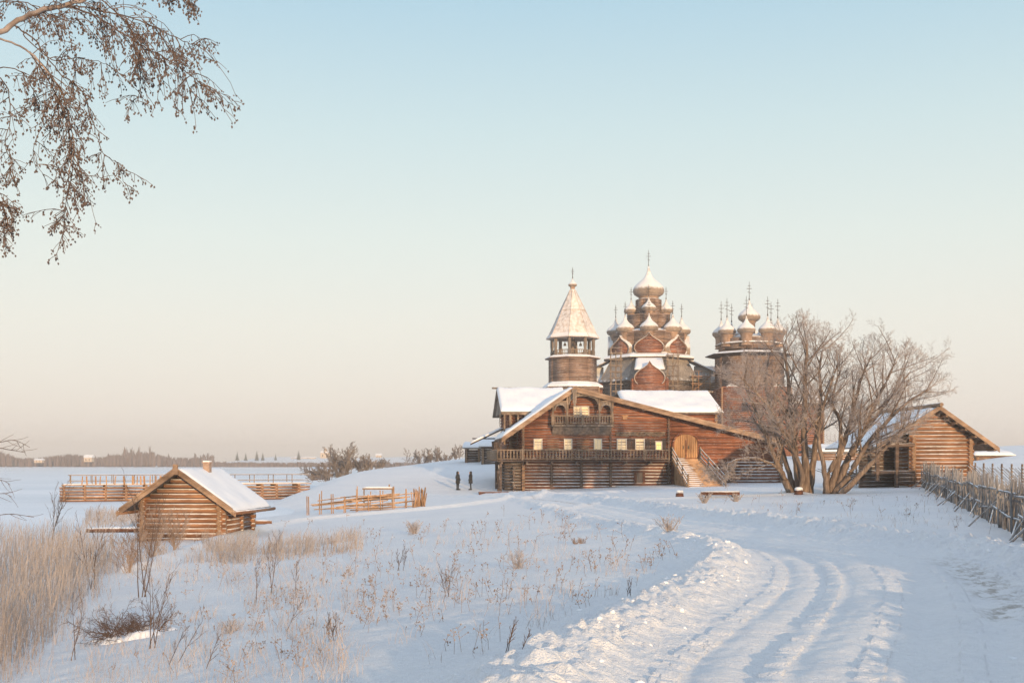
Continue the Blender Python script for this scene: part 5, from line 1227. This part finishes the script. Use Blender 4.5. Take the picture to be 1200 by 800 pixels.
# reeds and dry grasses (uncountable)
rng = np.random.default_rng(3)
def blades(name, mat, X, Y, hgt, wdt, lean, label, cat, plume=0., seed=0, curve=.15):
    """one object of thin bent blades; X, Y world arrays"""
    rg = np.random.default_rng(seed); n = len(X); Z = np.maximum(full_h(X, Y)[0], -3.6) - .03; a = rg.uniform(0, 2*np.pi, n); lx = lean * rg.normal(0, 1, n) + curve * .5; ly = lean * rg.normal(0, 1, n)
    ax, ay = np.cos(a), np.sin(a) * .3; V = []
    for t, ww in ((0, 1.), (.5, .8), (.85, .55 + plume), (1., .12)):
        cx_ = X + lx * hgt * t**1.7; cy_ = Y + ly * hgt * t**1.7; cz2 = Z + hgt * t * (1 - .05 * t)
        V.append(np.stack([cx_ - ax * wdt * ww / 2, cy_ - ay * wdt * ww / 2, cz2], 1)); V.append(np.stack([cx_ + ax * wdt * ww / 2, cy_ + ay * wdt * ww / 2, cz2], 1))
    V = np.stack(V, 1).reshape(-1, 3); b_ = np.arange(n)[:, None] * 8; Fq = np.concatenate([b_ + np.array([0, 1, 3, 2]), b_ + np.array([2, 3, 5, 4]), b_ + np.array([4, 5, 7, 6])], 0)
    me = bpy.data.meshes.new(name); me.vertices.add(len(V)); me.vertices.foreach_set('co', V.ravel()); me.loops.add(len(Fq) * 4); me.loops.foreach_set('vertex_index', Fq.ravel().astype(np.int32))
    me.polygons.add(len(Fq)); me.polygons.foreach_set('loop_start', (np.arange(len(Fq)) * 4).astype(np.int32)); me.update(calc_edges=True); me.materials.append(M[mat])
    o = bpy.data.objects.new(name, me); col.objects.link(o); return tag(o, label, cat, kind='stuff')
def scatter_px(n, x0, x1, Y0, Y1, rg, keep=None):
    Yd = np.exp(rg.uniform(math.log(Y0), math.log(Y1), n)); px = rg.uniform(x0, x1, n)
    if keep is not None:
        k = keep(px, Yd, rg); px, Yd = px[k], Yd[k]
    return (px - CX) / FPX * Yd, Yd
def reed_keep(px, Yd, rg):
    lim = np.interp(Yd, [15, 19, 26, 36, 46, 54], [10, 60, 105, 125, 115, 70]); d = vnoise(px / 30., Yd / 2., 4); return px + rg.normal(0, 14, len(px)) < lim + (d - .5) * 30
X_, Y_ = scatter_px(19000, -330, 170, 15, 54, rng, reed_keep)
blades('reeds', 'reed', X_, Y_, rng.uniform(.45, 1.4, len(X_)) * (.6 + .8 * vnoise(X_ / 1.1, Y_ / 2., 91)), .003 + Y_ * .00019, .17, 'tall tan reed bed filling the lower left by the lake', 'reeds', .5, 4, .12)
def clump_keep(thr, sx=38., sy=2.2, sd=14):
    def k(px, Yd, rg): return vnoise(px / sx, np.log(Yd) * 9 * sy, sd) * .7 + vnoise(px / 9., np.log(Yd) * 40, sd + 1) * .3 > thr
    return k
Xa, Ya = scatter_px(4200, 235, 425, 34, 46, rng, clump_keep(.47)); Xb, Yb = scatter_px(1500, 80, 235, 33, 42, rng, clump_keep(.52)); Xc, Yc = scatter_px(1500, 100, 165, 64, 84, rng)
X_, Y_ = np.concatenate([Xa, Xb, Xc]), np.concatenate([Ya, Yb, Yc])
blades('dry_grass', 'reed', X_, Y_, rng.uniform(.15, .75, len(X_)), .004 + Y_ * .0002, .25, 'reddish dry grass patches on the bank around the hut', 'grass', .2, 5)
Xa, Ya = scatter_px(9000, 150, 880, 11, 48, rng, clump_keep(.60, 30., 1.6, 30)); Xb, Yb = scatter_px(1600, 800, 1150, 32, 66, rng, clump_keep(.55, 30., 1.6, 33)); Xc, Yc = scatter_px(9000, -80, 420, 10.5, 34, rng, clump_keep(.50, 30., 1.6, 35))
X_, Y_ = np.concatenate([Xa, Xb, Xc]), np.concatenate([Ya, Yb, Yc]); dd_, _, kk_ = dist_line(X_, Y_, ROAD); ok = dd_ > ROAD[kk_, 2] + 1.4; X_, Y_ = X_[ok], Y_[ok]
blades('frosted_grass', 'frost_grass', X_, Y_, rng.uniform(.06, .30, len(X_)), .003 + Y_ * .0002, .35, 'sparse frosted grass blades poking through the snowfield', 'grass', .1, 6)
# snow clods broken off along the banks
r = random.Random(8); cl = MB()
for i in range(420):
    k = r.randrange(30, len(ROAD) - 250); p = ROAD[k]; t = ROAD[k + 1] - ROAD[k]; tl = math.hypot(t[0], t[1]); sd = r.choice((-1, 1, 1, -1, -1)); off = (p[2] + r.gauss(.55, .42)) * sd; x, y = p[0] + t[1] / tl * off, p[1] - t[0] / tl * off
    if y < 5: continue
    s = abs(r.gauss(0, .018)) + .010; cl.lathe((x, y, 0), [(s * r.uniform(.5, .8), -s * .6), (s, r.uniform(-.2, .2) * s), (s * r.uniform(.5, .85), s * .5), (.004, s * r.uniform(.6, .9))], 6, a0=r.random() * 6, cap=False); cl.v[-24:] = [(a + r.gauss(0, s * .13), b_ + r.gauss(0, s * .13), c) for a, b_, c in cl.v[-24:]]
va = np.array(cl.v); cen = va.reshape(-1, 24, 3).mean(1); hh_ = full_h(cen[:, 0], cen[:, 1])[0]; va[:, 2] += np.repeat(hh_ - .008, 24); cl.v = [tuple(p) for p in va]
tag(cl.build('snow_clods', 'snow', None, True), 'loose lumps of ploughed snow along both banks of the road', 'snow', kind='stuff')
# dry weeds with seed heads: stems, forks and little heads in one uncountable mass
r = random.Random(66); wd = MB(); Xa, Ya = scatter_px(1450, 200, 860, 11, 46, rng, clump_keep(.55, 44., 1.4, 50)); Xb, Yb = scatter_px(260, 120, 1180, 14, 60, rng)
X_, Y_ = np.concatenate([Xa, Xb]), np.concatenate([Ya, Yb]); dd_, _, kk_ = dist_line(X_, Y_, ROAD); ok = dd_ > ROAD[kk_, 2] + 1.5; X_, Y_ = X_[ok], Y_[ok]; Zs = full_h(X_, Y_)[0]
for x, y, z in zip(X_, Y_, Zs):
    h = r.uniform(.10, .46) * (1.2 if y > 25 else .75); w_ = .0016 + y * .00009; l = r.gauss(.05, .22); p0 = Vector((x, y, z - .02)); p1 = p0 + Vector((l * h, r.gauss(0, .15) * h, h)); wd.tube([p0, p0.lerp(p1, .5) + Vector((r.gauss(0, .02), 0, 0)), p1], w_, 3, False)
    for k in range(r.choice((1, 3, 4, 6))):
        q = p0.lerp(p1, r.uniform(.4, 1)); e_ = q + Vector((r.gauss(0, .09), r.gauss(0, .06), r.uniform(.02, .12))) * (h * 2); wd.tube([q, e_], w_ * .8, 3, False); s = w_ * r.uniform(2.2, 4.2)
        wd.lathe(e_, [(s * .3, -s), (s, 0), (s * .3, s)], 4, cap=False)
w_o = wd.build('dry_weeds', 'weed'); tag(w_o, 'brown weed stalks with small seed heads scattered over the snow', 'weeds', kind='stuff')

# ================================================================== air, light, camera
hzb = MB(); hzb.box((0, 0, 17.5), (5300, 5300, 47)); hb_ = hzb.build('haze', 'snow'); hb_.data.materials.clear(); hb_['kind'] = 'stuff'; hb_['label'] = 'pale winter haze over lake and fields'; hb_['category'] = 'haze'
m = bpy.data.materials.new('haze_air'); m.use_nodes = True; nt = m.node_tree; nt.nodes.clear(); out = nt.nodes.new('ShaderNodeOutputMaterial'); pv = nt.nodes.new('ShaderNodeVolumePrincipled')
pv.inputs['Color'].default_value = (.97, .97, .98, 1); pv.inputs['Density'].default_value = .00056; pv.inputs['Anisotropy'].default_value = 0.; nt.links.new(pv.outputs[0], out.inputs['Volume']); hb_.data.materials.append(m)
SUN_EL, SUN_AZ = R(6.0), R(18)            # sun low behind the viewer, a little to the right
S = Vector((math.sin(SUN_AZ) * math.cos(SUN_EL), -math.cos(SUN_AZ) * math.cos(SUN_EL), math.sin(SUN_EL)))
sl = bpy.data.lights.new('sun', 'SUN'); sl.energy = 3.9; sl.angle = R(.6); sl.color = (1., .66, .34); so_ = bpy.data.objects.new('sun', sl); col.objects.link(so_); so_.rotation_euler = S.to_track_quat('Z', 'Y').to_euler()
wld = bpy.data.worlds.new('World'); scene.world = wld; wld.use_nodes = True; nt = wld.node_tree; nt.nodes.clear()
o_ = nt.nodes.new('ShaderNodeOutputWorld'); bg = nt.nodes.new('ShaderNodeBackground'); sk = nt.nodes.new('ShaderNodeTexSky'); sk.sky_type = 'NISHITA'; sk.sun_disc = False
sk.sun_elevation = SUN_EL; sk.sun_rotation = math.pi - SUN_AZ; sk.air_density = 1.0; sk.dust_density = 1.5; sk.ozone_density = 1.0
tc = nt.nodes.new('ShaderNodeTexCoord'); sx = nt.nodes.new('ShaderNodeSeparateXYZ'); nt.links.new(tc.outputs['Generated'], sx.inputs[0])
rc = ramp(nt, sx.outputs[2], [(0.0, (.79, .72, .675)), (.05, (.80, .745, .695)), (.12, (.79, .775, .715)), (.19, (.72, .775, .735)), (.28, (.585, .715, .735)), (.38, (.42, .61, .72)), (.55, (.47, .59, .74)), (1., (.60, .66, .80))])
hv = nt.nodes.new('ShaderNodeVectorMath'); hv.operation = 'SCALE'; hv.inputs['Scale'].default_value = 9.2; nt.links.new(rc, hv.inputs[0])
ad = mixc(nt, .16, hv.outputs[0], sk.outputs[0])
nt.links.new(ad, bg.inputs[0]); bg.inputs[1].default_value = .1; nt.links.new(bg.outputs[0], o_.inputs[0])
cam = bpy.data.cameras.new('camera'); cam.sensor_width = 36; cam.lens = 36 * FPX / 1200; cam.shift_y = (HY - 400) / 1200.; cam.clip_end = 6000; cam.clip_start = .1
co = bpy.data.objects.new('camera', cam); col.objects.link(co); co.rotation_euler = (R(90), 0, 0); co.location = (0, 0, 0); scene.camera = co
vs = scene.view_settings; vs.view_transform = 'Standard'; vs.look = 'None'; vs.gamma = 1; vs.exposure = 0.44
scene.cycles.use_denoising = True; scene.cycles.max_bounces = 6; scene.cycles.volume_bounces = 0; scene.cycles.use_adaptive_sampling = True
